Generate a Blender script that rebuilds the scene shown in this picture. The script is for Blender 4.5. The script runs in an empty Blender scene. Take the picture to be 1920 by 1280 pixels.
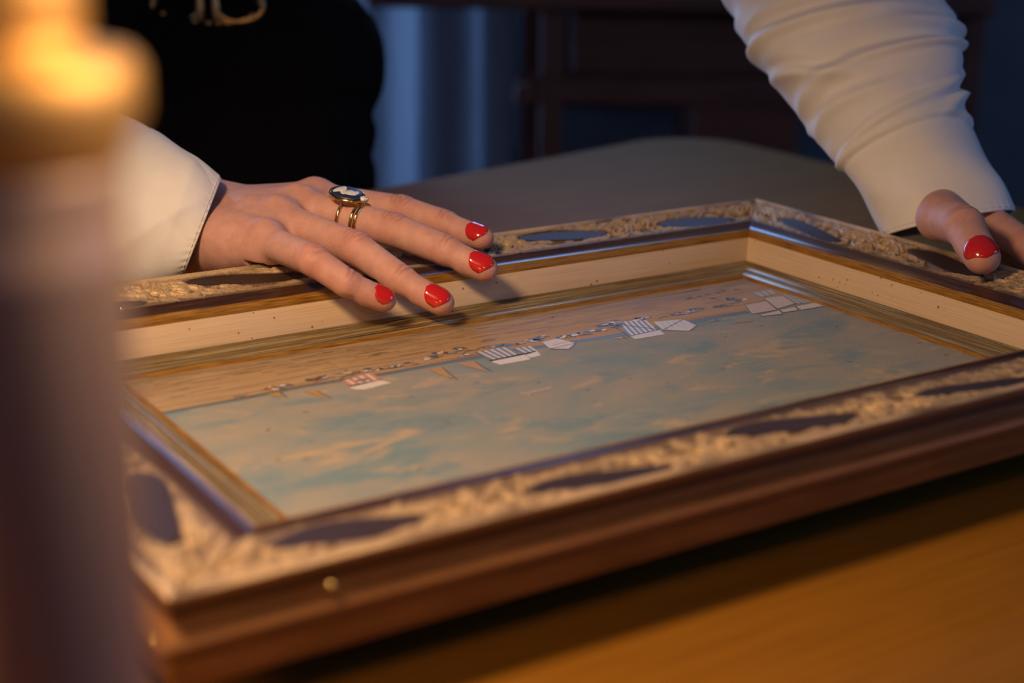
import bpy, bmesh, math, random
import numpy as np
from mathutils import Vector, Matrix
PI = math.pi
sc = bpy.context.scene
col = sc.collection

# ------------------------------------------------------------------ camera, world, lights, exposure
CF = 2821.6152640124546                                   # focal length in pixels of the 1920 wide frame
CC = np.array([-0.37185372, -0.52097662, 0.18785214])     # camera position (frame top plane is z = 0)
CR = np.array([[0.8413102006818266, 0.14921952539514674, -0.5195485342771657],
               [-0.5403764333642082, 0.25670643741736104, -0.8013083771264744],
               [0.013800597569735208, 0.9549006954805996, 0.296604459301246]])
cd = bpy.data.cameras.new('camera'); cam = bpy.data.objects.new('camera', cd); col.objects.link(cam)
M = Matrix([list(map(float, r)) for r in CR]).to_4x4(); M.translation = Vector(list(map(float, CC)))
cam.matrix_world = M
cd.sensor_width = 36.0; cd.lens = CF * 36 / 1920; cd.clip_start = 0.01; cd.clip_end = 50
cd.dof.use_dof = True; cd.dof.focus_distance = 0.745; cd.dof.aperture_fstop = 5.4
sc.camera = cam
sc.view_settings.view_transform = 'Standard'; sc.view_settings.look = 'None'
sc.view_settings.exposure = 0.0; sc.view_settings.gamma = 1.0
sc.view_settings.use_curve_mapping = False
try:
    sc.cycles.use_denoising = True; sc.cycles.sample_clamp_indirect = 4.0
except Exception:
    pass

TZ = -0.0500                 # table top
FZ = TZ - 0.74               # floor
w = bpy.data.worlds.new('dusk'); sc.world = w; w.use_nodes = True
bg = w.node_tree.nodes['Background']; bg.inputs[0].default_value = (0.16, 0.30, 0.80, 1); bg.inputs[1].default_value = 0.085


def lamp(name, kind, loc, energy, color, size=0.1, target=None, size_y=None):
    ld = bpy.data.lights.new(name, kind); o = bpy.data.objects.new(name, ld); col.objects.link(o)
    o.location = loc; ld.energy = energy; ld.color = color
    if kind == 'AREA':
        ld.shape = 'RECTANGLE'; ld.size = size; ld.size_y = size_y or size
    else:
        ld.shadow_soft_size = size
    if target is not None:
        o.rotation_euler = (Vector(target) - Vector(loc)).to_track_quat('-Z', 'Y').to_euler()
    return o


# room axes seen from the camera: g = forwards, e = to the right
G = np.array([0.544, 0.839, 0.0]); E = np.array([0.839, -0.544, 0.0])


def room(fwd, right, z):
    p = np.array([CC[0], CC[1], 0.0]) + G * fwd + E * right; p[2] = z
    return p


WARM = (1.0, 0.65, 0.37)
key = lamp('warm_lamp', 'SPOT', (-0.37, -0.10, 0.37), 12.0, WARM, 0.05, (-0.15, 0.0, 0.0))
key.data.spot_size = math.radians(100); key.data.spot_blend = 1.0
lamp('low_warm_lamp', 'POINT', (-0.42, -0.215, 0.06), 0.40, (1.0, 0.52, 0.18), 0.02)
lamp('cap_fill_light', 'POINT', (-0.245, -0.358, 0.222), 0.82, (1.0, 0.58, 0.27), 0.040)  # added light beside the stand, brightens its brass cap and column
DAY = (0.27, 0.50, 1.0)
for r0_, r1_, z0_, z1_, p_ in ((-1.45, -0.35, -0.55, 1.55, 74.0), (0.02, 0.36, 0.80, 1.66, 8.5)):
    lamp('window_daylight', 'AREA', tuple(room(2.97, (r0_ + r1_) / 2, (z0_ + z1_) / 2)), p_, DAY, r1_ - r0_ - 0.06, tuple(room(0.0, (r0_ + r1_) / 2, (z0_ + z1_) / 2)), z1_ - z0_ - 0.06)

lamp('window_daylight', 'AREA', tuple(room(0.60, 2.66, 0.60)), 10.5, DAY, 0.92, tuple(room(0.60, 0.0, 0.60)), 1.1)  # added cool fill from the right, for the stand's column


# ------------------------------------------------------------------ pixel measurements -> points
def ray(px, py):
    return CR @ np.array([(px - 960) / CF, -(py - 640) / CF, -1.0])


def Pz(px, py, z):
    v = ray(px, py); return CC + v * (z - CC[2]) / v[2]


def Pd(px, py, d):
    return CC + ray(px, py) * d


# ------------------------------------------------------------------ mesh helpers
def obj(name, verts, faces, mat=None, parent=None, smooth=True, uvs=None, cols=None, kind=None):
    me = bpy.data.meshes.new(name)
    verts = np.asarray(verts, dtype=float)
    me.from_pydata([tuple(v) for v in verts], [], [tuple(int(i) for i in f) for f in faces])
    if uvs is not None:
        li = np.zeros(len(me.loops), dtype=np.int32); me.loops.foreach_get('vertex_index', li)
        uv = me.uv_layers.new(name='UVMap')
        uv.data.foreach_set('uv', np.asarray(uvs, dtype=np.float32)[li].ravel())
    if cols is not None:
        at = me.color_attributes.new('Col', 'FLOAT_COLOR', 'POINT')
        at.data.foreach_set('color', np.asarray(cols, dtype=np.float32).ravel())
    if smooth:
        me.polygons.foreach_set('use_smooth', [True] * len(me.polygons))
    me.update()
    o = bpy.data.objects.new(name, me); col.objects.link(o)
    if mat: me.materials.append(mat)
    if parent: o.parent = parent
    if kind: o['kind'] = kind
    return o


def from_bm(name, bm, mat=None, parent=None, smooth=False):
    bmesh.ops.recalc_face_normals(bm, faces=bm.faces)
    me = bpy.data.meshes.new(name); bm.to_mesh(me); bm.free()
    if smooth:
        me.polygons.foreach_set('use_smooth', [True] * len(me.polygons))
    o = bpy.data.objects.new(name, me); col.objects.link(o)
    if mat: me.materials.append(mat)
    if parent: o.parent = parent
    return o


def empty(name, loc=(0, 0, 0), rotz=0.0):
    o = bpy.data.objects.new(name, None); col.objects.link(o)
    o.location = tuple(float(v) for v in loc); o.rotation_euler = (0, 0, rotz); o.empty_display_size = 0.02
    return o


def tag(o, label=None, cat=None, group=None, kind=None):
    if label: o['label'] = label
    if cat: o['category'] = cat
    if group: o['group'] = group
    if kind: o['kind'] = kind
    return o


def box_bm(bm, x0, x1, y0, y1, z0, z1, bevel=0.0):
    r = bmesh.ops.create_cube(bm, size=1.0)
    for v in r['verts']:
        v.co = Vector(((x0 + x1) / 2 + v.co.x * (x1 - x0), (y0 + y1) / 2 + v.co.y * (y1 - y0), (z0 + z1) / 2 + v.co.z * (z1 - z0)))
    if bevel:
        es = list({e for v in r['verts'] for e in v.link_edges})
        bmesh.ops.bevel(bm, geom=es, offset=bevel, segments=2, affect='EDGES', profile=0.5)


def box(name, b, mat, parent=None, bevel=0.003):
    bm = bmesh.new(); box_bm(bm, *b, bevel=bevel)
    return from_bm(name, bm, mat, parent)


def loft_faces(n, m, closed=True):
    f = []
    for i in range(n - 1):
        for j in range(m if closed else m - 1):
            k = (j + 1) % m
            f.append((i * m + j, i * m + k, (i + 1) * m + k, (i + 1) * m + j))
    return f


def lathe(profile, seg=48):
    """profile = list of (r, z); returns verts, faces with capped ends"""
    v = []
    for r, z in profile:
        for j in range(seg):
            a = 2 * PI * j / seg
            v.append((r * math.cos(a), r * math.sin(a), z))
    f = loft_faces(len(profile), seg)
    f.append(tuple(range(seg))[::-1]); n = len(profile)
    f.append(tuple(range((n - 1) * seg, n * seg)))
    return v, f


def tube(pts, rad, seg=10, closed=False, flat=1.0, up=None):
    pts = np.asarray(pts, float); n = len(pts)
    rad = np.full(n, rad) if np.isscalar(rad) else np.asarray(rad)
    v = []
    prev = None
    for i in range(n):
        t = (pts[(i + 1) % n] - pts[i - 1]) if closed else (pts[min(i + 1, n - 1)] - pts[max(i - 1, 0)])
        t = t / np.linalg.norm(t)
        if up is not None:
            s = np.cross(t, up); s /= np.linalg.norm(s); q = np.cross(s, t)
        else:
            a = np.array([0, 0, 1.0]) if prev is None else prev
            if abs(t @ a) > 0.95 and prev is None: a = np.array([1.0, 0, 0])
            q = a - t * (a @ t); q /= np.linalg.norm(q); s = np.cross(t, q); prev = q
        for j in range(seg):
            an = 2 * PI * j / seg
            v.append(pts[i] + rad[i] * (math.cos(an) * s + flat * math.sin(an) * q))
    f = []
    for i in range(n if closed else n - 1):
        i2 = (i + 1) % n
        for j in range(seg):
            k = (j + 1) % seg
            f.append((i * seg + j, i * seg + k, i2 * seg + k, i2 * seg + j))
    if not closed:
        f.append(tuple(range(seg))[::-1]); f.append(tuple(range((n - 1) * seg, n * seg)))
    return np.array(v), f


def catmull(P, n):
    """resample the key rows of P (k, ...) to n rows by Catmull-Rom"""
    P = np.asarray(P, float); k = len(P)
    out = []
    for t in np.linspace(0, k - 1, n):
        i = min(int(t), k - 2); u = t - i
        p0, p1, p2, p3 = P[max(i - 1, 0)], P[i], P[i + 1], P[min(i + 2, k - 1)]
        out.append(0.5 * (2 * p1 + (p2 - p0) * u + (2 * p0 - 5 * p1 + 4 * p2 - p3) * u * u + (3 * p1 - p0 - 3 * p2 + p3) * u ** 3))
    return np.array(out)


# ------------------------------------------------------------------ materials
def sock(n, *names):
    for k in names:
        if k in n.inputs: return n.inputs[k]
    raise KeyError(names)


class Mat:
    def __init__(s, name, base=(0.5, 0.5, 0.5), rough=0.5, metal=0.0, coat=0.0, spec=0.5, coat_rough=0.1):
        s.m = bpy.data.materials.new(name); s.m.use_nodes = True
        s.t = s.m.node_tree; s.b = s.t.nodes['Principled BSDF']
        s.set('Base Color', (*base, 1)); s.set('Roughness', rough); s.set('Metallic', metal)
        s.set('Coat Weight', coat); s.set('Coat Roughness', coat_rough); s.set('Specular IOR Level', spec)

    def set(s, k, v):
        s.b.inputs[k].default_value = v

    def n(s, typ, **kw):
        x = s.t.nodes.new(typ)
        for k, v in kw.items():
            if k.startswith('_'): setattr(x, k[1:], v)
            else: x.inputs[k.replace('__', ' ')].default_value = v
        return x

    def l(s, a, b):
        s.t.links.new(a, b)

    def coords(s, kind='Object', scale=(1, 1, 1), rot=(0, 0, 0)):
        tc = s.n('ShaderNodeTexCoord'); mp = s.n('ShaderNodeMapping')
        mp.inputs['Scale'].default_value = scale; mp.inputs['Rotation'].default_value = rot
        s.l(tc.outputs[kind], mp.inputs[0]); return mp.outputs[0]

    def noise(s, vec, scale, detail=4, rough=0.55, dist=0.0):
        x = s.n('ShaderNodeTexNoise', Scale=scale, Detail=detail, Roughness=rough, Distortion=dist)
        if vec is not None: s.l(vec, x.inputs['Vector'])
        return x.outputs['Fac']

    def ramp(s, fac, stops, interp='LINEAR'):
        x = s.n('ShaderNodeValToRGB'); cr = x.color_ramp; cr.interpolation = interp
        while len(cr.elements) < len(stops): cr.elements.new(0.5)
        for e, (p, c) in zip(cr.elements, stops):
            e.position = p; e.color = (*c, 1) if len(c) == 3 else c
        s.l(fac, x.inputs[0]); return x.outputs['Color']

    def mix(s, fac, a, b, mode='MIX'):
        x = s.t.nodes.new('ShaderNodeMix'); x.data_type = 'RGBA'; x.blend_type = mode
        for i, v in ((0, fac), (6, a), (7, b)):
            if hasattr(v, 'links'): s.l(v, x.inputs[i])
            else: x.inputs[i].default_value = v if i == 0 else (*v, 1)
        return x.outputs[2]

    def math(s, op, a, b=0.0, c=0.0):
        x = s.t.nodes.new('ShaderNodeMath'); x.operation = op
        for i, v in enumerate((a, b, c)):
            if hasattr(v, 'links'): s.l(v, x.inputs[i])
            else: x.inputs[i].default_value = v
        return x.outputs[0]

    def bump(s, h, strength=0.2, dist=0.001):
        x = s.n('ShaderNodeBump', Strength=strength, Distance=dist)
        s.l(h, x.inputs['Height']); s.l(x.outputs[0], s.b.inputs['Normal'])

    def color(s, c):
        s.l(c, s.b.inputs['Base Color'])


def V3(*a): return np.array(a, float)


# oak table top
mt = Mat('oak_table', rough=0.55, spec=0.13, coat=0.0)
v = mt.coords('Object', (1.2, 9, 9), (0, 0, 0.24))
g1 = mt.noise(v, 3.0, 6, 0.6, 1.2); g2 = mt.noise(mt.coords('Object', (6, 160, 60), (0, 0, 0.24)), 2.0, 3)
c = mt.ramp(g1, [(0.25, (0.23, 0.092, 0.008)), (0.55, (0.30, 0.124, 0.011)), (0.8, (0.35, 0.150, 0.014))])
mt.color(mt.mix(0.35, c, mt.ramp(g2, [(0.35, (0.19, 0.074, 0.006)), (0.65, (0.35, 0.150, 0.014))])))
mt.bump(g2, 0.15, 0.0004)
M_TABLE = mt.m

mt = Mat('dark_frame_wood', rough=0.28, spec=0.5, coat=0.25, coat_rough=0.25)
v = mt.coords('UV', (14, 260, 1)); g = mt.noise(v, 2.2, 5, 0.6)
mt.color(mt.ramp(g, [(0.3, (0.030, 0.012, 0.006)), (0.6, (0.060, 0.026, 0.013)), (0.8, (0.12, 0.055, 0.026))]))
mt.bump(mt.noise(mt.coords('UV', (60, 500, 1)), 3, 3), 0.2, 0.0004)
M_DARK = mt.m

# outer side of the frame: brown lacquered wood with rubbed bronze streaks
mt = Mat('brown_frame_side', rough=0.5, spec=0.35, coat=0.0)
v = mt.coords('UV', (10, 120, 1)); g = mt.noise(v, 2.2, 5, 0.6)
mt.color(mt.ramp(g, [(0.3, (0.15, 0.060, 0.014)), (0.6, (0.25, 0.105, 0.025)), (0.8, (0.34, 0.16, 0.045))]))
M_SIDE = mt.m

# carved band: colour by relief height, darker wash low and gold on raised parts, alpha = how much gold wash it carries
mt = Mat('carved_gold_wash', rough=0.45, spec=0.35)
at = mt.n('ShaderNodeAttribute', _attribute_name='Col')
sp = mt.noise(mt.coords('UV', (1, 1, 1)), 2600, 2, 0.7)
mt.color(mt.mix(mt.math('MULTIPLY', at.outputs['Alpha'], 0.8), at.outputs['Color'],
                mt.mix(1.0, at.outputs['Color'], mt.ramp(sp, [(0.38, (0.34, 0.30, 0.28)), (0.60, (1.30, 1.25, 1.15))]), 'MULTIPLY')))
mt.l(mt.math('MULTIPLY', at.outputs['Alpha'], 0.28), mt.b.inputs['Metallic'])
mt.l(mt.math('MULTIPLY_ADD', at.outputs['Alpha'], 0.04, 0.50), mt.b.inputs['Roughness'])
mt.bump(sp, 0.25, 0.0005)
M_CARVE = mt.m

# rubbed gold edge
mt = Mat('rubbed_gold', rough=0.38, metal=0.35)
v = mt.coords('UV', (38, 1500, 1)); g = mt.noise(v, 1.6, 6, 0.65)
mt.color(mt.ramp(g, [(0.34, (0.09, 0.036, 0.007)), (0.48, (0.34, 0.155, 0.018)), (0.70, (0.60, 0.33, 0.06))]))
mt.bump(g, 0.3, 0.0004)
M_GOLD = mt.m

# cream painted liner with fine grain and flyspecks
mt = Mat('cream_liner', rough=0.38, spec=0.5)
v = mt.coords('UV', (14, 900, 1)); g = mt.noise(v, 1.5, 5, 0.6)
c = mt.ramp(g, [(0.25, (0.49, 0.345, 0.20)), (0.5, (0.60, 0.44, 0.28)), (0.8, (0.67, 0.52, 0.355))])
vo = mt.n('ShaderNodeTexVoronoi', Scale=190.0); mt.l(mt.coords('UV', (1, 1, 1)), vo.inputs['Vector'])
keep = mt.n('ShaderNodeTexWhiteNoise'); mt.l(vo.outputs['Color'], keep.inputs['Vector'])
rad = mt.math('MULTIPLY', mt.math('GREATER_THAN', keep.outputs['Value'], 0.45), mt.math('MULTIPLY', keep.outputs['Value'], 0.14))
speck = mt.math('LESS_THAN', vo.outputs['Distance'], rad)
mt.color(mt.mix(mt.math('MULTIPLY', speck, 0.75), c, (0.16, 0.07, 0.02)))
mt.bump(g, 0.15, 0.0003)
M_CREAM = mt.m

# inner slip: olive bronze with fine reeded streaks
mt = Mat('olive_gilt_slip', rough=0.24, metal=0.3)
v = mt.coords('UV', (7, 560, 1)); g = mt.noise(v, 1.7, 5, 0.6)
mt.color(mt.ramp(g, [(0.34, (0.055, 0.036, 0.013)), (0.45, (0.32, 0.21, 0.075)), (0.51, (0.14, 0.10, 0.042)), (0.59, (0.40, 0.34, 0.19)), (0.69, (0.66, 0.45, 0.18))]))
mt.bump(g, 0.25, 0.0004)
M_SLIP = mt.m

# ------------------------------------------------------------------ the painting's ground: sand above the shoreline, clouded sky below it
mt = Mat('painted_beach_and_sky', rough=0.45, spec=0.15)
tc = mt.n('ShaderNodeTexCoord'); sx = mt.n('ShaderNodeSeparateXYZ'); mt.l(tc.outputs['Object'], sx.inputs[0])
X, Y = sx.outputs[0], sx.outputs[1]
# sky
n1 = mt.noise(mt.coords('Object', (15, 26, 1)), 1.0, 7, 0.62, 0.6)
n2 = mt.noise(mt.coords('Object', (27, 60, 1), (0, 0, 0.2)), 1.0, 6, 0.6, 0.9)
n3 = mt.noise(mt.coords('Object', (240, 420, 1), (0, 0, 0.5)), 1.0, 4, 0.7)
sky = mt.ramp(n1, [(0.32, (0.14, 0.225, 0.26)), (0.42, (0.215, 0.275, 0.275)), (0.52, (0.285, 0.285, 0.25)), (0.70, (0.35, 0.31, 0.245))])
cl = mt.ramp(n2, [(0.56, (0, 0, 0)), (0.66, (1, 1, 1))])
sky = mt.mix(mt.math('MULTIPLY', cl, 0.8), sky, (0.50, 0.36, 0.21))
teal = mt.ramp(mt.noise(mt.coords('Object', (21, 52, 1), (0, 0, -0.1)), 1.0, 5, 0.6, 0.5), [(0.54, (0, 0, 0)), (0.64, (1, 1, 1))])
sky = mt.mix(mt.math('MULTIPLY', teal, 0.6), sky, (0.09, 0.22, 0.28))
sky = mt.mix(mt.math('MULTIPLY', n3, 0.22), sky, (0.44, 0.40, 0.33))
# beach
m1 = mt.noise(mt.coords('Object', (14, 190, 1)), 1.0, 5, 0.6)
sand = mt.ramp(m1, [(0.30, (0.30, 0.19, 0.095)), (0.45, (0.43, 0.28, 0.145)), (0.7, (0.50, 0.335, 0.18))])
far = mt.n('ShaderNodeMapRange'); mt.l(Y, far.inputs[0])
far.inputs[1].default_value = 0.060; far.inputs[2].default_value = 0.092
tide = mt.math('MULTIPLY', far.outputs[0], mt.ramp(mt.noise(mt.coords('Object', (26, 330, 1)), 1.0, 5, 0.65), [(0.40, (0.15, 0.15, 0.15)), (0.6, (1, 1, 1))]))
sand = mt.mix(mt.math('MULTIPLY', tide, 0.85), sand, (0.16, 0.13, 0.085))
shore = mt.math('ADD', mt.math('MULTIPLY', X, -0.018), 0.0405)
mt.color(mt.mix(mt.math('GREATER_THAN', Y, shore), sky, sand))
mt.bump(mt.noise(mt.coords('Object', (500, 900, 1)), 1.0, 4, 0.7), 0.5, 0.0006)
M_CANVAS = mt.m
mt = Mat('oil_paint_dabs', rough=0.4)
at = mt.n('ShaderNodeAttribute', _attribute_name='Col')
mt.color(mt.mix(1.0, at.outputs['Color'], mt.ramp(mt.noise(mt.coords('Object', (900, 900, 1)), 1.0, 3), [(0.3, (0.75, 0.75, 0.75)), (0.7, (1.1, 1.1, 1.1))]), 'MULTIPLY'))
M_DABS = mt.m

# skin
mt = Mat('skin', rough=0.54, spec=0.35)
at = mt.n('ShaderNodeAttribute', _attribute_name='Col')
mo = mt.noise(mt.coords('Object', (1, 1, 1)), 160, 4, 0.6)
mt.color(mt.mix(1.0, at.outputs['Color'], mt.ramp(mo, [(0.3, (0.90, 0.86, 0.84)), (0.7, (1.07, 1.06, 1.05))]), 'MULTIPLY'))
mt.set('Subsurface Weight', 0.25); mt.b.inputs['Subsurface Radius'].default_value = (0.006, 0.0022, 0.0012); mt.set('Subsurface Scale', 1.0)
vo = mt.n('ShaderNodeTexVoronoi', Scale=1500.0); mt.l(mt.coords('Object', (1, 1, 1)), vo.inputs['Vector'])
mt.bump(mt.math('ADD', vo.outputs['Distance'], mt.math('MULTIPLY', mo, 0.8)), 0.22, 0.0006)
M_SKIN = mt.m
M_NAIL = Mat('red_nail_varnish', (0.56, 0.016, 0.010), 0.16, 0, 0.6, 0.6, 0.05).m

# white cotton
mt = Mat('white_cotton', rough=0.75, spec=0.25)
wv = mt.noise(mt.coords('Object', (1, 1, 1)), 900, 2, 0.6); wl = mt.noise(mt.coords('Object', (1, 1, 1)), 30, 4, 0.6)
mt.color(mt.ramp(wl, [(0.3, (0.72, 0.70, 0.68)), (0.7, (0.80, 0.78, 0.76))]))
mt.bump(wv, 0.18, 0.0005); mt.set('Sheen Weight', 0.15)
M_COTTON = mt.m
M_BLACK = Mat('black_jersey', (0.007, 0.005, 0.005), 0.9, 0, 0, 0.1).m
M_YGOLD = Mat('yellow_gold', (0.80, 0.56, 0.22), 0.16, 1.0).m
M_BUCKLE = Mat('antique_gold', (0.66, 0.43, 0.18), 0.34, 1.0).m
M_STONE = Mat('clear_stone', (0.9, 0.9, 0.95), 0.05, 0.0, 1.0, 1.0, 0.02).m
M_CAMB = Mat('cameo_ground', (0.02, 0.03, 0.06), 0.4, 0, 0.0).m
M_CAMW = Mat('cameo_relief', (0.75, 0.74, 0.72), 0.35, 0, 0.3).m

# stand in the foreground
mt = Mat('polished_brass', (0.95, 0.63, 0.22), 0.60, 1.0); M_BRASS = mt.m
mt = Mat('satin_column', rough=0.38, metal=0.2)
g = mt.noise(mt.coords('Object', (260, 260, 5)), 1.0, 3)
mt.color(mt.ramp(g, [(0.3, (0.40, 0.29, 0.24)), (0.7, (0.60, 0.46, 0.40))]))
M_COLUMN = mt.m

mt = Mat('dark_mahogany', rough=0.38, spec=0.5)
g = mt.noise(mt.coords('Object', (4, 4, 40)), 2.0, 5)
mt.color(mt.ramp(g, [(0.3, (0.16, 0.052, 0.030)), (0.7, (0.26, 0.090, 0.052))]))
M_MAHOG = mt.m
mt = Mat('pale_curtain', rough=0.85, spec=0.2)
g = mt.noise(mt.coords('Object', (60, 60, 4)), 3.0, 4)
mt.color(mt.ramp(g, [(0.3, (0.62, 0.64, 0.68)), (0.7, (0.74, 0.76, 0.80))]))
tr = mt.n('ShaderNodeBsdfTranslucent'); mt.l(mt.ramp(g, [(0.3, (0.62, 0.64, 0.68)), (0.7, (0.74, 0.76, 0.80))]), tr.inputs[0])
mx = mt.n('ShaderNodeMixShader'); mx.inputs[0].default_value = 0.45; mt.l(mt.b.outputs[0], mx.inputs[1]); mt.l(tr.outputs[0], mx.inputs[2])
mt.l(mx.outputs[0], mt.t.nodes['Material Output'].inputs[0])
M_CURT = mt.m
mt = Mat('wall_paint', rough=0.9, spec=0.2); g = mt.noise(mt.coords('Object', (1, 1, 1)), 12, 5)
mt.color(mt.ramp(g, [(0.3, (0.20, 0.20, 0.22)), (0.7, (0.24, 0.24, 0.26))]))
M_WALL = mt.m
mt = Mat('floor_boards', rough=0.5); g = mt.noise(mt.coords('Object', (2, 40, 1)), 2, 5)
mt.color(mt.ramp(g, [(0.3, (0.06, 0.03, 0.018)), (0.7, (0.12, 0.065, 0.035))]))
M_FLOOR = mt.m
M_GLASS = Mat('window_glass', (0.8, 0.9, 1.0), 0.03); M_GLASS.set('Transmission Weight', 1.0); M_GLASS = M_GLASS.m
M_WHITEPAINT = Mat('white_window_paint', (0.6, 0.6, 0.6), 0.5).m

# ------------------------------------------------------------------ the room
RA = math.atan2(E[1], E[0])          # room axes are turned by this angle


def room_box(name, f0, f1, r0, r1, z0, z1, mat, parent=None, bevel=0.0):
    """box given in room axes: f forwards, r to the right"""
    bm = bmesh.new(); box_bm(bm, r0, r1, f0, f1, z0, z1, bevel=bevel)
    R = Matrix.Translation((CC[0], CC[1], 0)) @ Matrix.Rotation(RA, 4, 'Z')
    bm.transform(R)
    return from_bm(name, bm, mat, parent)


CEIL = FZ + 2.6
tag(room_box('floor', -1.6, 3.0, -2.6, 2.6, FZ - 0.05, FZ, M_FLOOR), kind='structure')
WINS = ((-1.45, -0.35, -0.55, 1.55), (0.02, 0.36, 0.80, 1.66))     # openings r0, r1, z0, z1
wb = empty('wall_back'); tag(wb, kind='structure')
W1, W2 = WINS
for a in ((-2.6, W1[0], FZ, CEIL), (W1[1], W2[0], FZ, CEIL), (W2[1], 2.6, FZ, CEIL), (W1[0], W1[1], FZ, W1[2]), (W1[0], W1[1], W1[3], CEIL), (W2[0], W2[1], FZ, W2[2]), (W2[0], W2[1], W2[3], CEIL)):
    room_box('wall_panel', 2.86, 2.96, a[0], a[1], a[2], a[3], M_WALL, wb)
for n_, W_ in enumerate(WINS):
    wn = empty('window_%d' % (n_ + 1)); tag(wn, kind='structure')
    m_ = (W_[0] + W_[1]) / 2
    for a in ((W_[0], W_[0] + .04, W_[2], W_[3]), (W_[1] - .04, W_[1], W_[2], W_[3]), (W_[0] + .04, W_[1] - .04, W_[2], W_[2] + .04), (W_[0] + .04, W_[1] - .04, W_[3] - .04, W_[3]), (m_ - .015, m_ + .015, W_[2] + .04, W_[3] - .04)):
        room_box('window_frame', 2.85, 2.89, a[0], a[1], a[2], a[3], M_WHITEPAINT, wn)
    room_box('window_sill', 2.78, 2.86, W_[0] - .03, W_[1] + .03, W_[2] - .03, W_[2], M_WHITEPAINT, wn)
wr = empty('wall_right'); tag(wr, kind='structure')
for a in ((-1.6, 0.1, FZ, CEIL), (1.1, 3.0, FZ, CEIL), (0.1, 1.1, FZ, 0.0), (0.1, 1.1, 1.2, CEIL)):
    room_box('wall_panel', a[0], a[1], 2.6, 2.7, a[2], a[3], M_WALL, wr)
wn = empty('window_3'); tag(wn, kind='structure')  # unseen window, added to carry the cool fill light from the right
for a in ((0.1, 0.14, 0.0, 1.2), (1.06, 1.1, 0.0, 1.2), (0.14, 1.06, 0.0, 0.04), (0.14, 1.06, 1.16, 1.2), (0.585, 0.615, 0.04, 1.16)):
    room_box('window_frame', a[0], a[1], 2.58, 2.63, a[2], a[3], M_WHITEPAINT, wn)
tag(room_box('wall_left', -1.6, 3.0, -2.7, -2.6, FZ, CEIL, M_WALL), kind='structure')
tag(room_box('baseboard_back', 2.845, 2.86, -2.6, 2.6, FZ, FZ + 0.09, M_WHITEPAINT), kind='structure')

# curtain with deep soft folds under the window side
nz, nx = 24, 160
vv = []
r0, r1 = -0.62, -0.005
for i in range(nz):
    z = FZ + 0.02 + (1.45 - FZ) * i / (nz - 1)
    for j in range(nx):
        t = j / (nx - 1); r = r0 + (r1 - r0) * t
        ph = 2 * PI * (r + 0.005) / 0.118 + 0.25 * math.sin(3 * z + 9 * r)
        amp = 0.026 + 0.006 * math.sin(17 * r)
        vv.append(room(2.70 - amp * math.cos(ph) - 0.005 * math.sin(2.3 * ph + z), r + 0.012 * math.sin(ph), z))
cu = obj('curtain', vv, loft_faces(nz, nx, False), M_CURT)
so = cu.modifiers.new('thickness', 'SOLIDIFY'); so.thickness = 0.003
tag(cu, 'pale blue-lit curtain hanging in soft vertical folds behind the table', 'curtain')

# dark writing desk against the back wall
dk = empty('writing_desk', room(2.35, 0.45, FZ)); tag(dk, 'dark reddish wooden desk standing behind the table in shadow', 'desk')
DF = 2.30


def dbox(name, f0, f1, px0, px1, py0, py1, mat=M_MAHOG, bevel=0.004, parent=None):
    """a board of the desk; extents measured from the photo at the desk's distance"""
    k = f0 / CF
    sl = 0.954900
    def zz(py):
        a = math.atan2(0.2966, 0.9549); th = a + math.atan2(py - 640, CF)
        return CC[2] - f0 * math.tan(th)
    kk = lambda px: (px - 960) / CF * f0 / math.cos(math.atan2(0.2966, 0.9549)) * 0.985
    o = room_box(name, f0, f1, kk(px0), kk(px1), zz(py1), zz(py0), mat, None, bevel)
    o.parent = parent or dk
    o.matrix_parent_inverse = Matrix.Translation(-Vector(dk.location))
    return o


dbox('desktop', DF - 0.02, DF + 0.33, 690, 1815, -16, 18)
dbox('back_panel', DF + 0.30, DF + 0.32, 1000, 1780, 24, 200)
dbox('drawer', DF + 0.05, DF + 0.295, 1062, 1500, 26, 138)
dbox('rail', DF - 0.005, DF + 0.03, 985, 1800, 142, 192)
dbox('leg', DF, DF + 0.05, 1004, 1046, 18, 900)
dbox('leg', DF, DF + 0.28, 1284, 1476, 192, 900)
dbox('leg', DF, DF + 0.05, 1762, 1800, 18, 900)
dbox('leg', DF + 0.28, DF + 0.32, 972, 1008, 18, 900)
dbox('armrest', DF - 0.10, DF + 0.02, 958, 990, 158, 196)

# ------------------------------------------------------------------ the table
tb = empty('table', (0, 0, FZ)); tag(tb, 'light oak table with rounded corner that carries the framed painting', 'table')
out = [(-0.85, 0.262), (-0.40, 0.375), (0.1643, 0.5167), (0.44, 0.5860)]
for k in range(0, 9):                    # rounded far corner
    a = 100 - k * 100 / 8
    out.append((0.505 + 0.068 * math.cos(math.radians(a)), 0.535 + 0.068 * math.sin(math.radians(a))))
out += [(0.572, 0.35), (0.567, 0.10), (0.53, -0.75)]
for k in range(1, 7):
    a = -k * 15.0
    out.append((0.46 + 0.07 * math.cos(math.radians(a)), -0.80 + 0.07 * math.sin(math.radians(a))))
out += [(-0.77, -0.87), (-0.83, -0.82), (-0.85, -0.75)]
bm = bmesh.new()
vs = [bm.verts.new((x, y, TZ - 0.024)) for x, y in out]
f = bm.faces.new(vs)
r = bmesh.ops.extrude_face_region(bm, geom=[f])
for g_ in r['geom']:
    if isinstance(g_, bmesh.types.BMVert): g_.co.z = TZ
bmesh.ops.recalc_face_normals(bm, faces=bm.faces)
es = [e for e in bm.edges if all(abs(v_.co.z - TZ) < 1e-6 for v_ in e.verts)]
bmesh.ops.bevel(bm, geom=es, offset=0.004, segments=3, affect='EDGES', profile=0.5)
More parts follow.
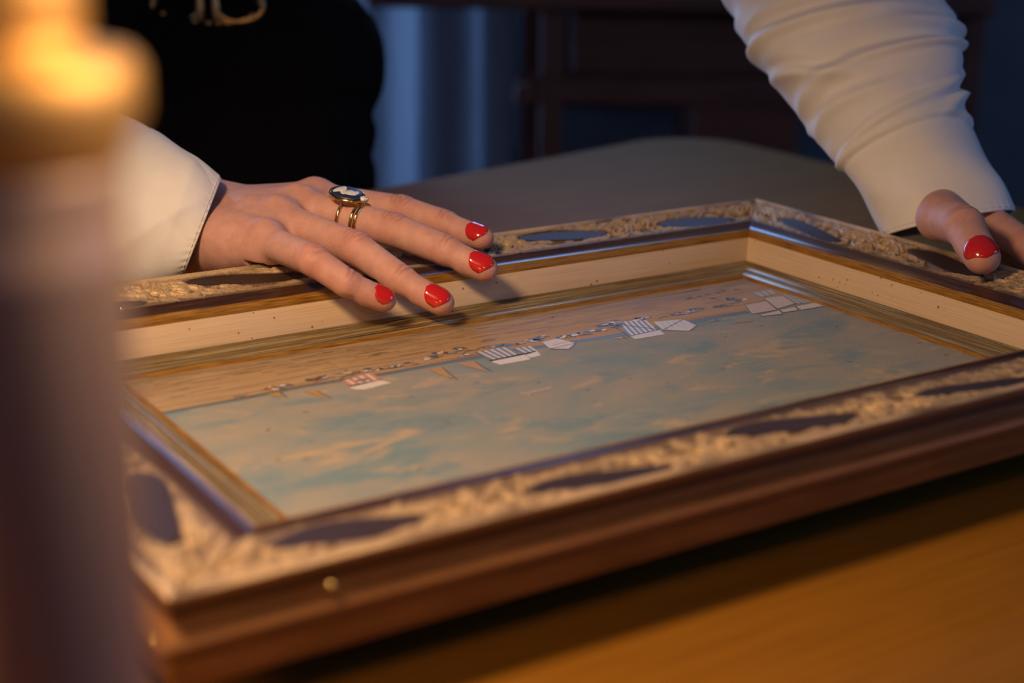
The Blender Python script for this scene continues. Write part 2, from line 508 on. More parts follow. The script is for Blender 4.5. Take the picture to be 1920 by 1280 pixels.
o = from_bm('tabletop', bm, M_TABLE); o.parent = tb; o.matrix_parent_inverse = Matrix.Translation((0, 0, -FZ))
for (x, y) in ((-0.75, 0.20), (0.48, 0.48), (0.44, -0.76), (-0.75, -0.76)):
    v_, f_ = lathe([(0.021, FZ), (0.024, FZ + 0.03), (0.034, TZ - 0.12), (0.036, TZ - 0.024)], 24)
    v_ = [(a + x, b + y, c_) for a, b, c_ in v_]
    o = obj('leg', v_, f_, M_TABLE, tb); o.matrix_parent_inverse = Matrix.Translation((0, 0, -FZ))
for b in ((-0.71, 0.41, -0.775, -0.755), (-0.76, -0.74, -0.72, 0.16), (0.455, 0.475, -0.72, 0.44)):
    o = box('apron', (b[0], b[1], b[2], b[3], TZ - 0.095, TZ - 0.024), M_TABLE, tb); o.matrix_parent_inverse = Matrix.Translation((0, 0, -FZ))

# ------------------------------------------------------------------ the framed painting
FW, FD = 0.25, 0.3268944816917227 / 2
fp = empty('framed_painting', (0, 0, TZ)); tag(fp, 'ornate gilded frame holding an upside-down beach scene, lying flat on the table', 'painting')
FINV = Matrix.Translation((0, 0, -TZ))


def fpart(o):
    o.parent = fp; o.matrix_parent_inverse = FINV; return o


SIDES = ('far', 'near', 'left', 'right')


def corner_pts(side, u):
    a, b = FW - u, FD - u
    return {'far': ((-a, b), (a, b)), 'near': ((a, -b), (-a, -b)), 'left': ((-a, -b), (-a, b)), 'right': ((a, b), (a, -b))}[side]


def moulding(name, side, prof, mat, closed=True, div=1):
    """mitred length of moulding; prof = (u inwards, z) in mm. UV = metres along / across"""
    pr = [(u / 1000, z / 1000) for u, z in prof]
    n = len(pr); vs, uv = [], []
    acc = [0.0]
    for i in range(1, n): acc.append(acc[-1] + math.hypot(pr[i][0] - pr[i - 1][0], pr[i][1] - pr[i - 1][1]))
    off = {'far': 0, 'near': 3.3, 'left': 7.1, 'right': 11.7}[side]
    for k in range(div + 1):
        for i, (u, z) in enumerate(pr):
            (x0, y0), (x1, y1) = corner_pts(side, u); t = k / div
            x, y = x0 + (x1 - x0) * t, y0 + (y1 - y0) * t
            vs.append((x, y, z)); uv.append(((x if side in ('far', 'near') else y) + off, acc[i] + off * 0.37))
    fs = loft_faces(div + 1, n, closed)
    if closed:
        fs.append(tuple(range(n))); fs.append(tuple(range(div * n, (div + 1) * n))[::-1])
    o = obj(name, vs, fs, mat, None, False, uvs=uv)
    me = o.data
    bm = bmesh.new(); bm.from_mesh(me); bmesh.ops.recalc_face_normals(bm, faces=bm.faces)
    for f_ in bm.faces: f_.smooth = len(f_.verts) == 4
    for e in bm.edges:
        if len(e.link_faces) == 2 and e.link_faces[0].normal.angle(e.link_faces[1].normal, 0) > math.radians(42): e.smooth = False
    bm.to_mesh(me); bm.free()
    return o


# outer moulding: side with cove and bead, underside, cove towards the liner
P_RAIL = [(1.8, -1.3), (0.8, -1.3), (0.5, -2.0), (0.8, -3.2), (2.6, -5.2), (3.6, -8.0), (3.2, -10.6), (1.2, -12.2), (-1.4, -13.0), (-2.6, -14.6), (-2.4, -16.4), (-0.8, -17.6),
          (0.8, -18.2), (1.4, -20.0), (1.2, -28.6), (2.0, -30.2), (43.0, -30.2), (44.0, -28.0), (45.6, -12.0), (45.6, -10.4), (44.6, -7.2), (44.3, -6.3), (43.0, -6.7), (40.8, -6.9), (38.4, -6.2), (36.6, -5.3),
          (35.7, -4.8), (34.9, -4.4), (34.0, -4.8), (32.6, -8.4), (3.0, -8.0)]
P_GOLD = [(44.1, -7.4), (44.5, -6.2), (45.2, -6.2), (46.0, -7.0), (46.6, -8.3), (46.9, -9.6), (46.8, -10.6), (45.4, -10.8)]
P_LINER = [(45.5, -10.0), (46.7, -10.3), (48.4, -13.6), (50.2, -18.4), (51.9, -23.4), (52.0, -26.0), (45.5, -26.0)]
P_LIP = [(70.9, -25.4), (70.9, -24.6), (71.4, -23.9), (72.2, -23.7), (72.9, -24.1), (73.5, -25.0), (73.6, -26.4), (70.9, -26.4)]
P_SLIP = [(51.6, -25.2), (51.6, -23.3), (52.2, -22.5), (53.2, -22.3), (54.2, -22.9), (55.0, -23.7), (56.2, -23.6), (57.6, -22.9), (59.6, -22.4), (61.6, -22.3), (63.4, -22.7), (65.0, -23.3),
          (65.8, -23.8), (66.8, -23.6), (68.4, -23.7), (70.0, -24.1), (71.0, -24.5), (71.8, -24.3), (72.8, -24.6), (73.4, -25.2), (73.4, -26.4), (51.6, -26.4)]


# --- carved relief on the top of every rail
def relief(side, seed):
    L0 = 2 * (FW if side in ('far', 'near') else FD)
    rng = random.Random(seed)
    ds = 0.00055
    U0, U1 = 0.0010, 0.0342
    nu = int((U1 - U0) / ds) + 1; ns = int(L0 / ds) + 1
    s = np.linspace(-L0 / 2, L0 / 2, ns)[:, None]; u = np.linspace(U0, U1, nu)[None, :]
    H = np.zeros((ns, nu)); Gd = np.zeros((ns, nu)) + 0.55; lens = np.zeros((ns, nu))

    def win(cs, cu, r):
        i0, i1 = max(0, int((cs - r + L0 / 2) / ds)), min(ns, int((cs + r + L0 / 2) / ds) + 2)
        j0, j1 = max(0, int((cu - r - U0) / ds)), min(nu, int((cu + r - U0) / ds) + 2)
        return (slice(i0, i1), slice(j0, j1)) if i1 > i0 and j1 > j0 else None

    def leaf(cs, cu, ang, l, wd, h, lobes=3, curl=0.0):
        W_ = win(cs, cu, l * 1.3)
        if W_ is None: return
        ss, uu = s[W_[0]] - cs, u[:, W_[1]] - cu
        x = ss * math.cos(ang) + uu * math.sin(ang); y = -ss * math.sin(ang) + uu * math.cos(ang)
        y = y - curl * x * x / l
        wl = wd * (1 + 0.28 * np.cos(lobes * PI * (x / l) * 2 + 0.6)) * np.clip(1 - 0.25 * x / l, 0.4, 1.4)
        m = 1 - (x / l) ** 2 - (y / wl) ** 2
        b = h * np.sqrt(np.clip(m, 0, 1))
        b = b - 0.45 * h * np.exp(-(y / (0.13 * wd)) ** 2) * (m > 0) - 0.22 * h * (np.abs(np.sin(lobes * PI * (x / l) * 2 + np.abs(y) / wd * 2.4)) < 0.22) * (m > 0.05)
        np.maximum(H[W_], b, out=H[W_])

    def scroll(cs, cu, R0, turns, h, wd, sgn=1, a0=0.0):
        W_ = win(cs, cu, R0 * 1.35)
        if W_ is None: return
        ss, uu = s[W_[0]] - cs, u[:, W_[1]] - cu
        d = np.full(np.broadcast(ss, uu).shape, 1.0)
        for k in range(int(22 * turns)):
            q = k / (22 * turns); a = a0 + sgn * q * turns * 2 * PI; rr = R0 * (1 - 0.86 * q)
            d = np.minimum(d, np.hypot(ss - rr * math.cos(a), uu - rr * math.sin(a)) / (wd * (1 - 0.45 * q)))
        b = h * np.sqrt(np.clip(1 - d * d, 0, 1))
        np.maximum(H[W_], b, out=H[W_])

    def bead(cs, cu, r, h):
        W_ = win(cs, cu, r)
        if W_ is None: return
        d = np.hypot(s[W_[0]] - cs, u[:, W_[1]] - cu) / r
        np.maximum(H[W_], h * np.sqrt(np.clip(1 - d * d, 0, 1)), out=H[W_])

    def smooth_lens(cs, cu, l, wd):
        d = ((s - cs) / l) ** 2 + ((u - cu - 0.004 * np.sin((s - cs) / l * 2)) / wd) ** 2
        np.maximum(lens, np.clip((1 - d) * 5, 0, 1), out=lens)

    period = 0.104
    nrep = max(2, round(L0 / period)); period = L0 / nrep
    for k in range(nrep):
        c0 = -L0 / 2 + (k + 0.5) * period
        flip = 1 if k % 2 == 0 else -1
        smooth_lens(c0 + 0.002, 0.0190 + flip * 0.0035, 0.033, 0.0080)
    for k in range(nrep + 1):
        c0 = -L0 / 2 + k * period
        fl = 1 if (k + seed) % 2 == 0 else -1
        for m in (-1, 1):
            scroll(c0 + m * 0.0085, 0.0175 + fl * m * 0.0030, 0.0068, 1.6, 0.0030, 0.0019, m * fl, 0.6 * m)
            scroll(c0 + m * 0.020, 0.0255, 0.0046, 1.3, 0.0024, 0.0015, -m, PI * (m < 0))
            leaf(c0 + m * 0.017, 0.0125, m * 0.45 + (PI if m < 0 else 0), 0.0115, 0.0048, 0.0030, 1.5, 0.35 * m)
            leaf(c0 + m * 0.028, 0.0105, m * -0.12 + (PI if m < 0 else 0), 0.0120, 0.0036, 0.0024, 1.5, -0.32 * m)
            leaf(c0 + m * 0.030, 0.0265, m * 0.10 + (PI if m < 0 else 0), 0.0125, 0.0038, 0.0024, 1.5, 0.34 * m)
            leaf(c0 + m * 0.0055, 0.0280, m * 0.9, 0.0072, 0.0032, 0.0024, 2, 0.1)
            leaf(c0 + m * 0.0060, 0.0085, -m * 0.8, 0.0078, 0.0034, 0.0026, 2, -0.1)
            leaf(c0 + m * 0.044, 0.0085, m * 0.10 + (PI if m < 0 else 0), 0.0130, 0.0032, 0.0016, 1.5, 0.22 * m)
            leaf(c0 + m * 0.043, 0.0295, -m * 0.08 + (PI if m < 0 else 0), 0.0130, 0.0030, 0.0014, 1.5, -0.2 * m)
            leaf(c0 + m * 0.036, 0.0175, m * 0.3 + (PI if m < 0 else 0), 0.0085, 0.0040, 0.0022, 1.5, 0.3 * m)
        leaf(c0, 0.0175, PI / 2, 0.0080, 0.0034, 0.0032, 2)
        for q in range(16):
            bead(c0 + rng.uniform(-0.036, 0.036), rng.choice((rng.uniform(0.006, 0.012), rng.uniform(0.024, 0.031))), rng.uniform(0.0008, 0.0018), rng.uniform(0.001, 0.0022))
        for q in range(46):
            leaf(c0 + rng.uniform(-0.052, 0.052), rng.uniform(0.0075, 0.0315), rng.uniform(0, 6.3), rng.uniform(0.0035, 0.0065), rng.uniform(0.0014, 0.0024), rng.uniform(0.0012, 0.0021), 2, rng.uniform(-0.3, 0.3))
    cut = np.clip(1 - lens * 1.6, 0, 1)
    ge0 = np.clip((H - 0.0004) / 0.0012, 0, 1) * cut
    H = H * cut * 0.95 * (1 - 0.55 * np.clip((u - 0.0215) / 0.008, 0, 1))
    ge = ge0
    # base profile: rounded rim, shallow hollow, slope down to the inner bead
    um = u * 1000
    base = np.where(um < 6.0, -2.2 * ((um - 3.0) / 3.0).clip(-1, 1) ** 2 * np.where(um < 3, 0.75, 1.0), -2.2 - 1.9 * np.sin(np.clip((um - 6) / 27, 0, 1) * PI) - 2.0 * np.clip((um - 6) / 28, 0, 1)) / 1000 - 0.0003
    rimw = np.clip((6.0 - um) / 1.2, 0, 1)
    Z = base + H * (1 - rimw * 0.9) + 0.0016 * lens * np.sin(np.clip((um - 6) / 27, 0, 1) * PI)
    rs = np.random.RandomState(seed)
    Z = Z + (1 - lens) * rs.normal(0, 0.00006, Z.shape)
    dark = np.array([0.036, 0.018, 0.012]); gold = np.array([0.58, 0.42, 0.24]); wash = np.array([0.21, 0.138, 0.075]); rim = np.array([0.72, 0.53, 0.32])
    amt = ge[..., None]
    colr = wash * (1 - amt) + gold * amt
    L3 = np.clip(lens * 1.5, 0, 1)[..., None]
    colr = colr * (1 - L3) + dark * L3
    rw = rimw[..., None]
    patch = np.clip(0.75 + 0.35 * np.sin(s * 61 + seed) + 0.2 * np.sin(s * 173), 0.12, 1)[..., None]
    colr = colr * (1 - rw) + (rim * patch + dark * (1 - patch)) * rw
    alpha = np.clip((1 - L3[..., 0]) * (0.5 + 0.5 * ge), 0, 1) * (1 - rimw) + rimw * patch[..., 0]
    # place on the rail, mitred: squeeze s so that the ends follow the mitre
    half = L0 / 2
    S_ = s * (half - u) / half
    if side == 'far': x, y = S_, FD - u + 0 * s
    elif side == 'near': x, y = -S_, -FD + u + 0 * s
    elif side == 'left': x, y = -FW + u + 0 * s, S_
    else: x, y = FW - u + 0 * s, -S_
    V = np.stack([x + 0 * Z, y + 0 * Z, Z], -1).reshape(-1, 3)
    uv = np.stack([s + 0 * Z + seed, u + 0 * Z], -1).reshape(-1, 2)
    cc = np.concatenate([colr, alpha[..., None]], -1).reshape(-1, 4)
    ii = np.arange((ns - 1))[:, None] * nu + np.arange(nu - 1)[None, :]
    F = np.stack([ii, ii + nu, ii + nu + 1, ii + 1], -1).reshape(-1, 4)[:, ::-1]
    return V, F, uv, cc


def fast_mesh(name, V, F, mat, uv=None, cc=None, smooth=True):
    me = bpy.data.meshes.new(name)
    V = np.asarray(V, np.float32); F = np.asarray(F, np.int32)
    me.vertices.add(len(V)); me.vertices.foreach_set('co', V.ravel())
    me.loops.add(F.size); me.loops.foreach_set('vertex_index', F.ravel())
    me.polygons.add(len(F)); me.polygons.foreach_set('loop_start', np.arange(0, F.size, F.shape[1], dtype=np.int32))
    me.polygons.foreach_set('use_smooth', np.full(len(F), smooth))
    me.update(calc_edges=True)
    if uv is not None:
        l = me.uv_layers.new(name='UVMap'); l.data.foreach_set('uv', np.asarray(uv, np.float32)[F.ravel()].ravel())
    if cc is not None:
        a = me.color_attributes.new('Col', 'FLOAT_COLOR', 'POINT'); a.data.foreach_set('color', np.asarray(cc, np.float32).ravel())
    me.validate(); me.materials.append(mat)
    o = bpy.data.objects.new(name, me); col.objects.link(o)
    return o


for i_, side in enumerate(SIDES):
    rail = fpart(moulding('rail', side, P_RAIL, M_DARK))
    rail.data.materials.append(M_SIDE)
    # the outer side of the rail carries the brown finish
    for p_ in rail.data.polygons:
        if len(p_.vertices) == 4:
            k_ = min(min(v_ % len(P_RAIL) for v_ in p_.vertices), 99)
            ks = sorted(v_ % len(P_RAIL) for v_ in p_.vertices)
            if ks[-1] <= 15: p_.material_index = 1
    V_, F_, uv_, cc_ = relief(side, (3, 8, 5, 12)[i_])
    cb = fast_mesh('carved_ornament', V_, F_, M_CARVE, uv_, cc_); cb.parent = rail
    cb.matrix_parent_inverse = Matrix.Identity(4)
    ge_ = moulding('gilt_edge', side, P_GOLD, M_GOLD); ge_.parent = rail
    fpart(moulding('liner', side, P_LINER, M_CREAM))
    sl_ = fpart(moulding('slip', side, P_SLIP, M_SLIP))
    gl_ = moulding('gilt_lip', side, P_LIP, M_GOLD); gl_.parent = sl_
for side in SIDES:
    fpart(moulding('stretcher_bar', side, [(44, -28.5), (74, -28.5), (74, -50.0), (44, -50.0)], M_FLOOR))
# mesh coordinates are world coordinates: children of a rail sit at identity
bm = bmesh.new(); box_bm(bm, -0.186, 0.186, -0.100, 0.100, -0.0275, -0.0254)
cv = fpart(from_bm('canvas', bm, M_CANVAS))

# painted dabs: beach huts, promenade line, figures, flags (flat paint on the canvas)
dv, df, dc = [], [], []
ZC = -0.02535


def dab(pts, c, z=0.0):
    n0 = len(dv)
    for p in pts: dv.append((p[0] / 1e4, p[1] / 1e4, ZC + z)); dc.append((*c, 1))
    df.append(tuple(range(n0, n0 + len(pts))))


def stroke(pts, wd, c, z=0.00004):
    for (a, b) in zip(pts[:-1], pts[1:]):
        dx, dy = b[0] - a[0], b[1] - a[1]; l = math.hypot(dx, dy) or 1
        nx_, ny_ = -dy / l * wd / 2, dx / l * wd / 2
        dab([(a[0] + nx_, a[1] + ny_), (a[0] - nx_, a[1] - ny_), (b[0] - nx_, b[1] - ny_), (b[0] + nx_, b[1] + ny_)], c, z)


def blob(x, y, rx, ry, c, z=0.00008, n=9, rot=0.0):
    dab([(x + rx * math.cos(2 * PI * k / n) * math.cos(rot) - ry * math.sin(2 * PI * k / n) * math.sin(rot),
          y + rx * math.cos(2 * PI * k / n) * math.sin(rot) + ry * math.sin(2 * PI * k / n) * math.cos(rot)) for k in range(n)], c, z)


rng = random.Random(4)
NAVY, SLATE, WHITE, BROWN, OCHRE, RED = (0.05, 0.09, 0.16), (0.16, 0.22, 0.24), (0.78, 0.72, 0.64), (0.13, 0.08, 0.05), (0.50, 0.28, 0.07), (0.50, 0.16, 0.10)
GREY = (0.46, 0.43, 0.39)
line = [(-1780, 436), (-1372, 440), (-1130, 452), (-905, 440), (-715, 425), (-522, 427), (-353, 428), (-235, 420), (51, 412), (284, 396), (514, 378), (987, 377), (1345, 372)]
stroke(line, 32, (0.12, 0.19, 0.22))
stroke([(a, b + 14) for a, b in line], 7, BROWN, 0.00006)
stroke([(-1764, 583), (-1482, 582), (-1208, 586), (-865, 590), (-500, 560)], 9, (0.30, 0.27, 0.20))
stroke([(-1764, 507), (-1469, 500), (-1224, 496)], 9, (0.30, 0.27, 0.20))
stroke([(-1300, 505), (-300, 470)], 7, (0.36, 0.27, 0.17))
for q in range(130):
    x = rng.uniform(-1700, 1500); y = rng.uniform(600, 880); l = rng.uniform(30, 150)
    stroke([(x, y), (x + l, y + rng.uniform(-5, 5))], rng.uniform(3, 8), rng.choice(((0.30, 0.20, 0.11), (0.24, 0.17, 0.10), (0.38, 0.30, 0.20))))


def quad_stripes(P, n, c1, c2, z):
    """paint a quad, striped from edge 0-3 towards edge 1-2"""
    a, b, c, d = [np.array(p, float) for p in P]
    for k in range(n):
        t0, t1 = k / n, (k + 1) / n
        dab([a + (b - a) * t0, a + (b - a) * t1, d + (c - d) * t1, d + (c - d) * t0], c1 if k % 2 else c2, z)


def outline(P, c=BROWN, wd=7):
    stroke(list(P) + [P[0]], wd, c, 0.00016)


quad_stripes([(-948, 433), (-779, 470), (-785, 367), (-948, 360)], 9, (0.74, 0.62, 0.54), (0.62, 0.25, 0.16), 0.0001)
dab([(-957, 339), (-794, 360), (-770, 300), (-910, 279), (-948, 300)], WHITE, 0.0001); outline([(-948, 352), (-785, 362)])
blob(-860, 400, 40, 14, SLATE, 0.00014)
quad_stripes([(-230, 495), (-47, 490), (-60, 366), (-225, 352)], 11, (0.66, 0.63, 0.58), (0.20, 0.20, 0.20), 0.0001)
dab([(-237, 336), (-43, 345), (-60, 271), (-224, 275)], WHITE, 0.0001)
quad_stripes([(-46, 450), (50, 444), (38, 362), (-45, 340)], 6, (0.66, 0.63, 0.58), (0.2, 0.2, 0.2), 0.0001)
dab([(-40, 352), (34, 360), (12, 296), (-50, 292)], WHITE, 0.0001)
outline([(-235, 350), (-50, 356), (30, 362)])
dab([(135, 467), (231, 481), (262, 371), (183, 312), (107, 360)], (0.70, 0.63, 0.54), 0.0001)
outline([(107, 360), (183, 312), (262, 371)], (0.35, 0.2, 0.12)); stroke([(150, 400), (240, 412)], 6, (0.5, 0.36, 0.26), 0.00016)
quad_stripes([(643, 565), (793, 512), (735, 352), (553, 334)], 12, (0.68, 0.65, 0.60), (0.22, 0.20, 0.18), 0.0001)
dab([(553, 330), (748, 349), (722, 272), (549, 280)], (0.66, 0.62, 0.56), 0.0001); outline([(600, 560), (553, 332), (748, 350)])
dab([(805, 470), (968, 432), (954, 312), (862, 254), (760, 334)], (0.66, 0.62, 0.55), 0.0001)
for k in range(4): stroke([(790 + 38 * k, 335), (830 + 38 * k, 440)], 5, GREY, 0.00016)
outline([(760, 334), (862, 254), (954, 312), (968, 432)], (0.3, 0.2, 0.14))
for P, c in (([(1417, 479), (1569, 482), (1495, 321), (1330, 328)], (0.60, 0.48, 0.40)), ([(1357, 296), (1507, 314), (1470, 250), (1345, 272)], (0.60, 0.58, 0.54)),
             ([(1587, 528), (1715, 517), (1662, 364), (1512, 335)], (0.62, 0.52, 0.45)), ([(1508, 318), (1626, 322), (1588, 262), (1486, 270)], (0.64, 0.62, 0.58)),
             ([(1623, 325), (1780, 330), (1768, 252), (1603, 256)], (0.66, 0.62, 0.56))):
    dab(P, c, 0.0001); outline(P, (0.25, 0.2, 0.17), 6)
quad_stripes([(1727, 545), (1785, 480), (1775, 335), (1662, 364)], 7, (0.50, 0.50, 0.47), (0.30, 0.30, 0.30), 0.0001)
quad_stripes([(1600, 640), (1760, 640), (1720, 560), (1580, 550)], 7, (0.50, 0.48, 0.44), (0.34, 0.32, 0.30), 0.0001)
for T in ([(-538, 384), (-470, 380), (-520, 201)], [(-386, 393), (-300, 378), (-330, 222)], [(-1150, 385), (-1096, 371), (-1104, 262)], [(-1300, 435), (-1240, 440), (-1262, 367)], [(470, 348), (520, 344), (500, 318)], [(1060, 352), (1110, 350), (1082, 325)]):
    dab(T, OCHRE, 0.00012); stroke([T[1], (T[2][0] + 20, T[2][1] - 12)], 5, BROWN, 0.00014)
for (x, y) in [(-1247, 501), (-1234, 485), (-1039, 512), (-1026, 496), (-1388, 462), (-834, 513), (-782, 499), (-655, 495), (-638, 486), (-573, 483), (-455, 515), (-340, 561), (-356, 549), (-268, 556), (-282, 481), (-93, 523), (-20, 505), (107, 503), (143, 522), (291, 486), (340, 492), (383, 474), (432, 497), (548, 544), (590, 500), (621, 556), (783, 548), (813, 554), (984, 523), (1044, 511), (1154, 538), (1271, 528), (1398, 549), (1434, 600)]:
  for rep_ in range(2):
    x += rep_ * rng.uniform(-60, 60); y += rep_ * rng.uniform(-12, 22)
    big = rng.uniform(0.8, 1.6)
    blob(x + rng.uniform(-14, 14), y + 6, 26 * big, 12 * big, rng.choice((NAVY, NAVY, (0.10, 0.20, 0.34), (0.34, 0.30, 0.25))), 0.00012, 8, rng.uniform(-0.5, 0.3))
    blob(x + rng.uniform(-34, 34), y + rng.uniform(-14, 16), 17 * big, 8 * big, rng.choice((WHITE, WHITE, OCHRE, (0.55, 0.50, 0.46), RED)), 0.00014, 8, rng.uniform(-0.5, 0.5))
    blob(x + rng.uniform(-26, 26), y + rng.uniform(8, 26), 7 * big, 6 * big, (0.34, 0.2, 0.12), 0.00016, 7)
    stroke([(x - 30, y - 8), (x + 40, y - 16 + rng.uniform(-6, 12))], 5, BROWN, 0.0001)
for (x, y) in [(1236, 726), (1313, 731), (1377, 742), (1448, 739), (1579, 739), (1347, 662), (1260, 740), (1500, 750)]:
    blob(x, y, 16, 9, (0.14, 0.11, 0.10), 0.00012, 7); stroke([(x, y), (x + 24, y - 34)], 5, (0.16, 0.12, 0.1), 0.00012)
for (x, y) in [(-900, 465), (-880, 475), (-760, 485), (-240, 510), (-160, 525), (-60, 520), (640, 575), (900, 500), (560, 560)]:
    stroke([(x - 38, y), (x - 18, y + 16), (x + 10, y + 20), (x + 34, y + 8)], 6, (0.26, 0.2, 0.14), 0.00018)
# gull and a few specks on the sky
stroke([(-361, -101), (-325, -118), (-290, -112), (-203, -108)], 10, (0.66, 0.50, 0.30), 0.00012); stroke([(-325, -118), (-350, -142)], 8, (0.66, 0.50, 0.30), 0.00012)
for q in range(26):
    x, y = rng.uniform(-1700, 1750), rng.uniform(-820, 260); blob(x, y, rng.uniform(6, 20), rng.uniform(3, 6), (0.20, 0.15, 0.10), 0.00012, 6, rng.uniform(-0.3, 0.3))
blob(1185, 255, 45, 10, (0.42, 0.28, 0.12), 0.00012); blob(1230, 240, 35, 9, (0.42, 0.28, 0.12), 0.00012)
da = obj('painted_figures', dv, df, M_DABS, cv, False, cols=dc, kind='stuff')
cv_inv = Matrix.Identity(4)
da.matrix_parent_inverse = cv_inv

# small round pins in the frame
for (x, y, z) in [(-0.1637, FD - 0.0375, -0.0034), (-0.2010, -FD - 0.0002, -0.0085), (-FW - 0.0015, -FD + 0.006, -0.0150)]:
    bm = bmesh.new(); bmesh.ops.create_uvsphere(bm, u_segments=14, v_segments=9, radius=0.0015)
    bm.transform(Matrix.Translation((x, y, z)))
    fpart(from_bm('pin_head', bm, M_YGOLD, None, True))


# ------------------------------------------------------------------ signed-distance modelling for the person's skin
class Field:
    def __init__(s, lo, hi, h):
        s.lo = np.array(lo, float); s.h = h
        s.n = np.ceil((np.array(hi) - s.lo) / h).astype(int) + 1
        s.ax = [(s.lo[i] + h * np.arange(s.n[i])).astype(np.float32) for i in range(3)]
        s.F = np.full(s.n, 0.05, np.float32)

    def sub(s, lo, hi):
        a = [max(0, int((lo[i] - s.lo[i]) / s.h)) for i in range(3)]
        b = [min(int(s.n[i]), int((hi[i] - s.lo[i]) / s.h) + 2) for i in range(3)]
        sl = tuple(slice(a[i], b[i]) for i in range(3))
        P = (s.ax[0][sl[0]][:, None, None], s.ax[1][sl[1]][None, :, None], s.ax[2][sl[2]][None, None, :])
        return sl, P

    def cone(s, a, b, r1, r2, k=0.004, F=None, sq=None, mode='add'):
        """round cone from a to b; sq = (direction, factor) squeezes it along a direction"""
        F = s.F if F is None else F
        a, b = np.array(a, float), np.array(b, float); m = max(r1, r2) + k + 0.008
        sl, P = s.sub(np.minimum(a, b) - m, np.maximum(a, b) + m)
        if any(x.start >= x.stop for x in sl): return
        d = b - a; L2 = max(d @ d, 1e-12)
        q = [P[i] - a[i] for i in range(3)]
        t = np.clip((q[0] * d[0] + q[1] * d[1] + q[2] * d[2]) / L2, 0, 1)
        v = [q[i] - t * d[i] for i in range(3)]
        l2 = v[0] ** 2 + v[1] ** 2 + v[2] ** 2
        if sq is not None:
            n, fac = sq; dn = v[0] * n[0] + v[1] * n[1] + v[2] * n[2]
            l2 = l2 + dn * dn * (1 / fac ** 2 - 1)
        D = np.sqrt(l2) - (r1 + (r2 - r1) * t)
        if mode == 'cut':
            D = -D; A = F[sl]; hh = np.clip(0.5 - 0.5 * (D - A) / k, 0, 1)
            F[sl] = D + (A - D) * hh + k * hh * (1 - hh)
            return
        A = F[sl]; hh = np.clip(0.5 + 0.5 * (A - D) / k, 0, 1)
        F[sl] = A + (D - A) * hh - k * hh * (1 - hh)

    def union(s, F2, k):
        A, D = s.F, F2; hh = np.clip(0.5 + 0.5 * (A - D) / k, 0, 1)
        s.F = A + (D - A) * hh - k * hh * (1 - hh)

    def at(s, p):
        q = (np.asarray(p, float) - s.lo) / s.h
        i = np.clip(np.floor(q).astype(int), 0, s.n - 2); f = q - i
        i = i.reshape(-1, 3); f = f.reshape(-1, 3); r = 0
        for dx in (0, 1):
            for dy in (0, 1):
                for dz in (0, 1):
                    wgt = (f[:, 0] if dx else 1 - f[:, 0]) * (f[:, 1] if dy else 1 - f[:, 1]) * (f[:, 2] if dz else 1 - f[:, 2])
                    r = r + wgt * s.F[i[:, 0] + dx, i[:, 1] + dy, i[:, 2] + dz]
        return r

    def mesh(s):
        """naive surface nets"""
        F = s.F; nx, ny, nz = F.shape
        S = F < 0
        cnt = sum(S[a:nx - 1 + a, b:ny - 1 + b, c:nz - 1 + c].astype(np.int8) for a in (0, 1) for b in (0, 1) for c in (0, 1))
        act = (cnt > 0) & (cnt < 8)
        I = np.argwhere(act); idx = np.full(act.shape, -1, np.int64); idx[act] = np.arange(len(I))
        C = {}
        for a in (0, 1):
            for b in (0, 1):
                for c in (0, 1): C[a, b, c] = F[I[:, 0] + a, I[:, 1] + b, I[:, 2] + c]
        acc = np.zeros((len(I), 3)); num = np.zeros(len(I))
        ks = list(C)
        for p in ks:
            for q in ks:
                if sum(abs(p[i] - q[i]) for i in range(3)) == 1 and p < q:
                    f0, f1 = C[p], C[q]; m = (f0 < 0) != (f1 < 0)
                    t = np.where(m, f0 / np.where(m, f0 - f1, 1), 0)[:, None]
                    pt = np.array(p) + t * (np.array(q) - np.array(p))
                    acc += np.where(m[:, None], pt, 0); num += m
        V = s.lo + (I + acc / num[:, None]) * s.h
        faces = []
        for ax in range(3):
            o1, o2 = [(1, 2), (2, 0), (0, 1)][ax]
            sh = list(F.shape); sh[ax] -= 1
            a = np.take(S, range(0, F.shape[ax] - 1), ax); b = np.take(S, range(1, F.shape[ax]), ax)
            E_ = np.argwhere(a != b)
            E_ = E_[(E_[:, o1] > 0) & (E_[:, o2] > 0) & (E_[:, o1] < F.shape[o1] - 1) & (E_[:, o2] < F.shape[o2] - 1)]
            e1 = np.zeros(3, int); e1[o1] = 1; e2 = np.zeros(3, int); e2[o2] = 1
            g = lambda X_: idx[X_[:, 0], X_[:, 1], X_[:, 2]]
            Q = np.stack([g(E_ - e1 - e2), g(E_ - e2), g(E_), g(E_ - e1)], 1)
            inside = S[E_[:, 0], E_[:, 1], E_[:, 2]]
            Q[~inside] = Q[~inside][:, ::-1]
            faces.append(Q)
        Fc = np.concatenate(faces); Fc = Fc[(Fc >= 0).all(1)]
        return V, Fc


def unit(v):
    v = np.asarray(v, float); return v / np.linalg.norm(v)


def finger_frame(a, b, up):
    ax = unit(b - a); n = unit(up - ax * (up @ ax)); return ax, n, np.cross(n, ax)


PIP_SET = ((-0.0052, 1.2, 0.7), (-0.0027, 1, 0.9), (0.0, 0.0, 1.0), (0.0027, -1, 0.9), (0.0052, -1.2, 0.7)); DIP_SET = ((-0.0017, 0.6, 1.0), (0.0014, -0.6, 1.0))


def crease(s_, l_, kind):
    g = 0
    for s0, cur, a in (PIP_SET if kind == 'pip' else DIP_SET):
        g = g + a * np.exp(-((s_ - s0 - cur * l_ * l_ * 26 - 0.00035 * np.sin(l_ * 900 + s0 * 900)) / 0.00072) ** 2)
    return g


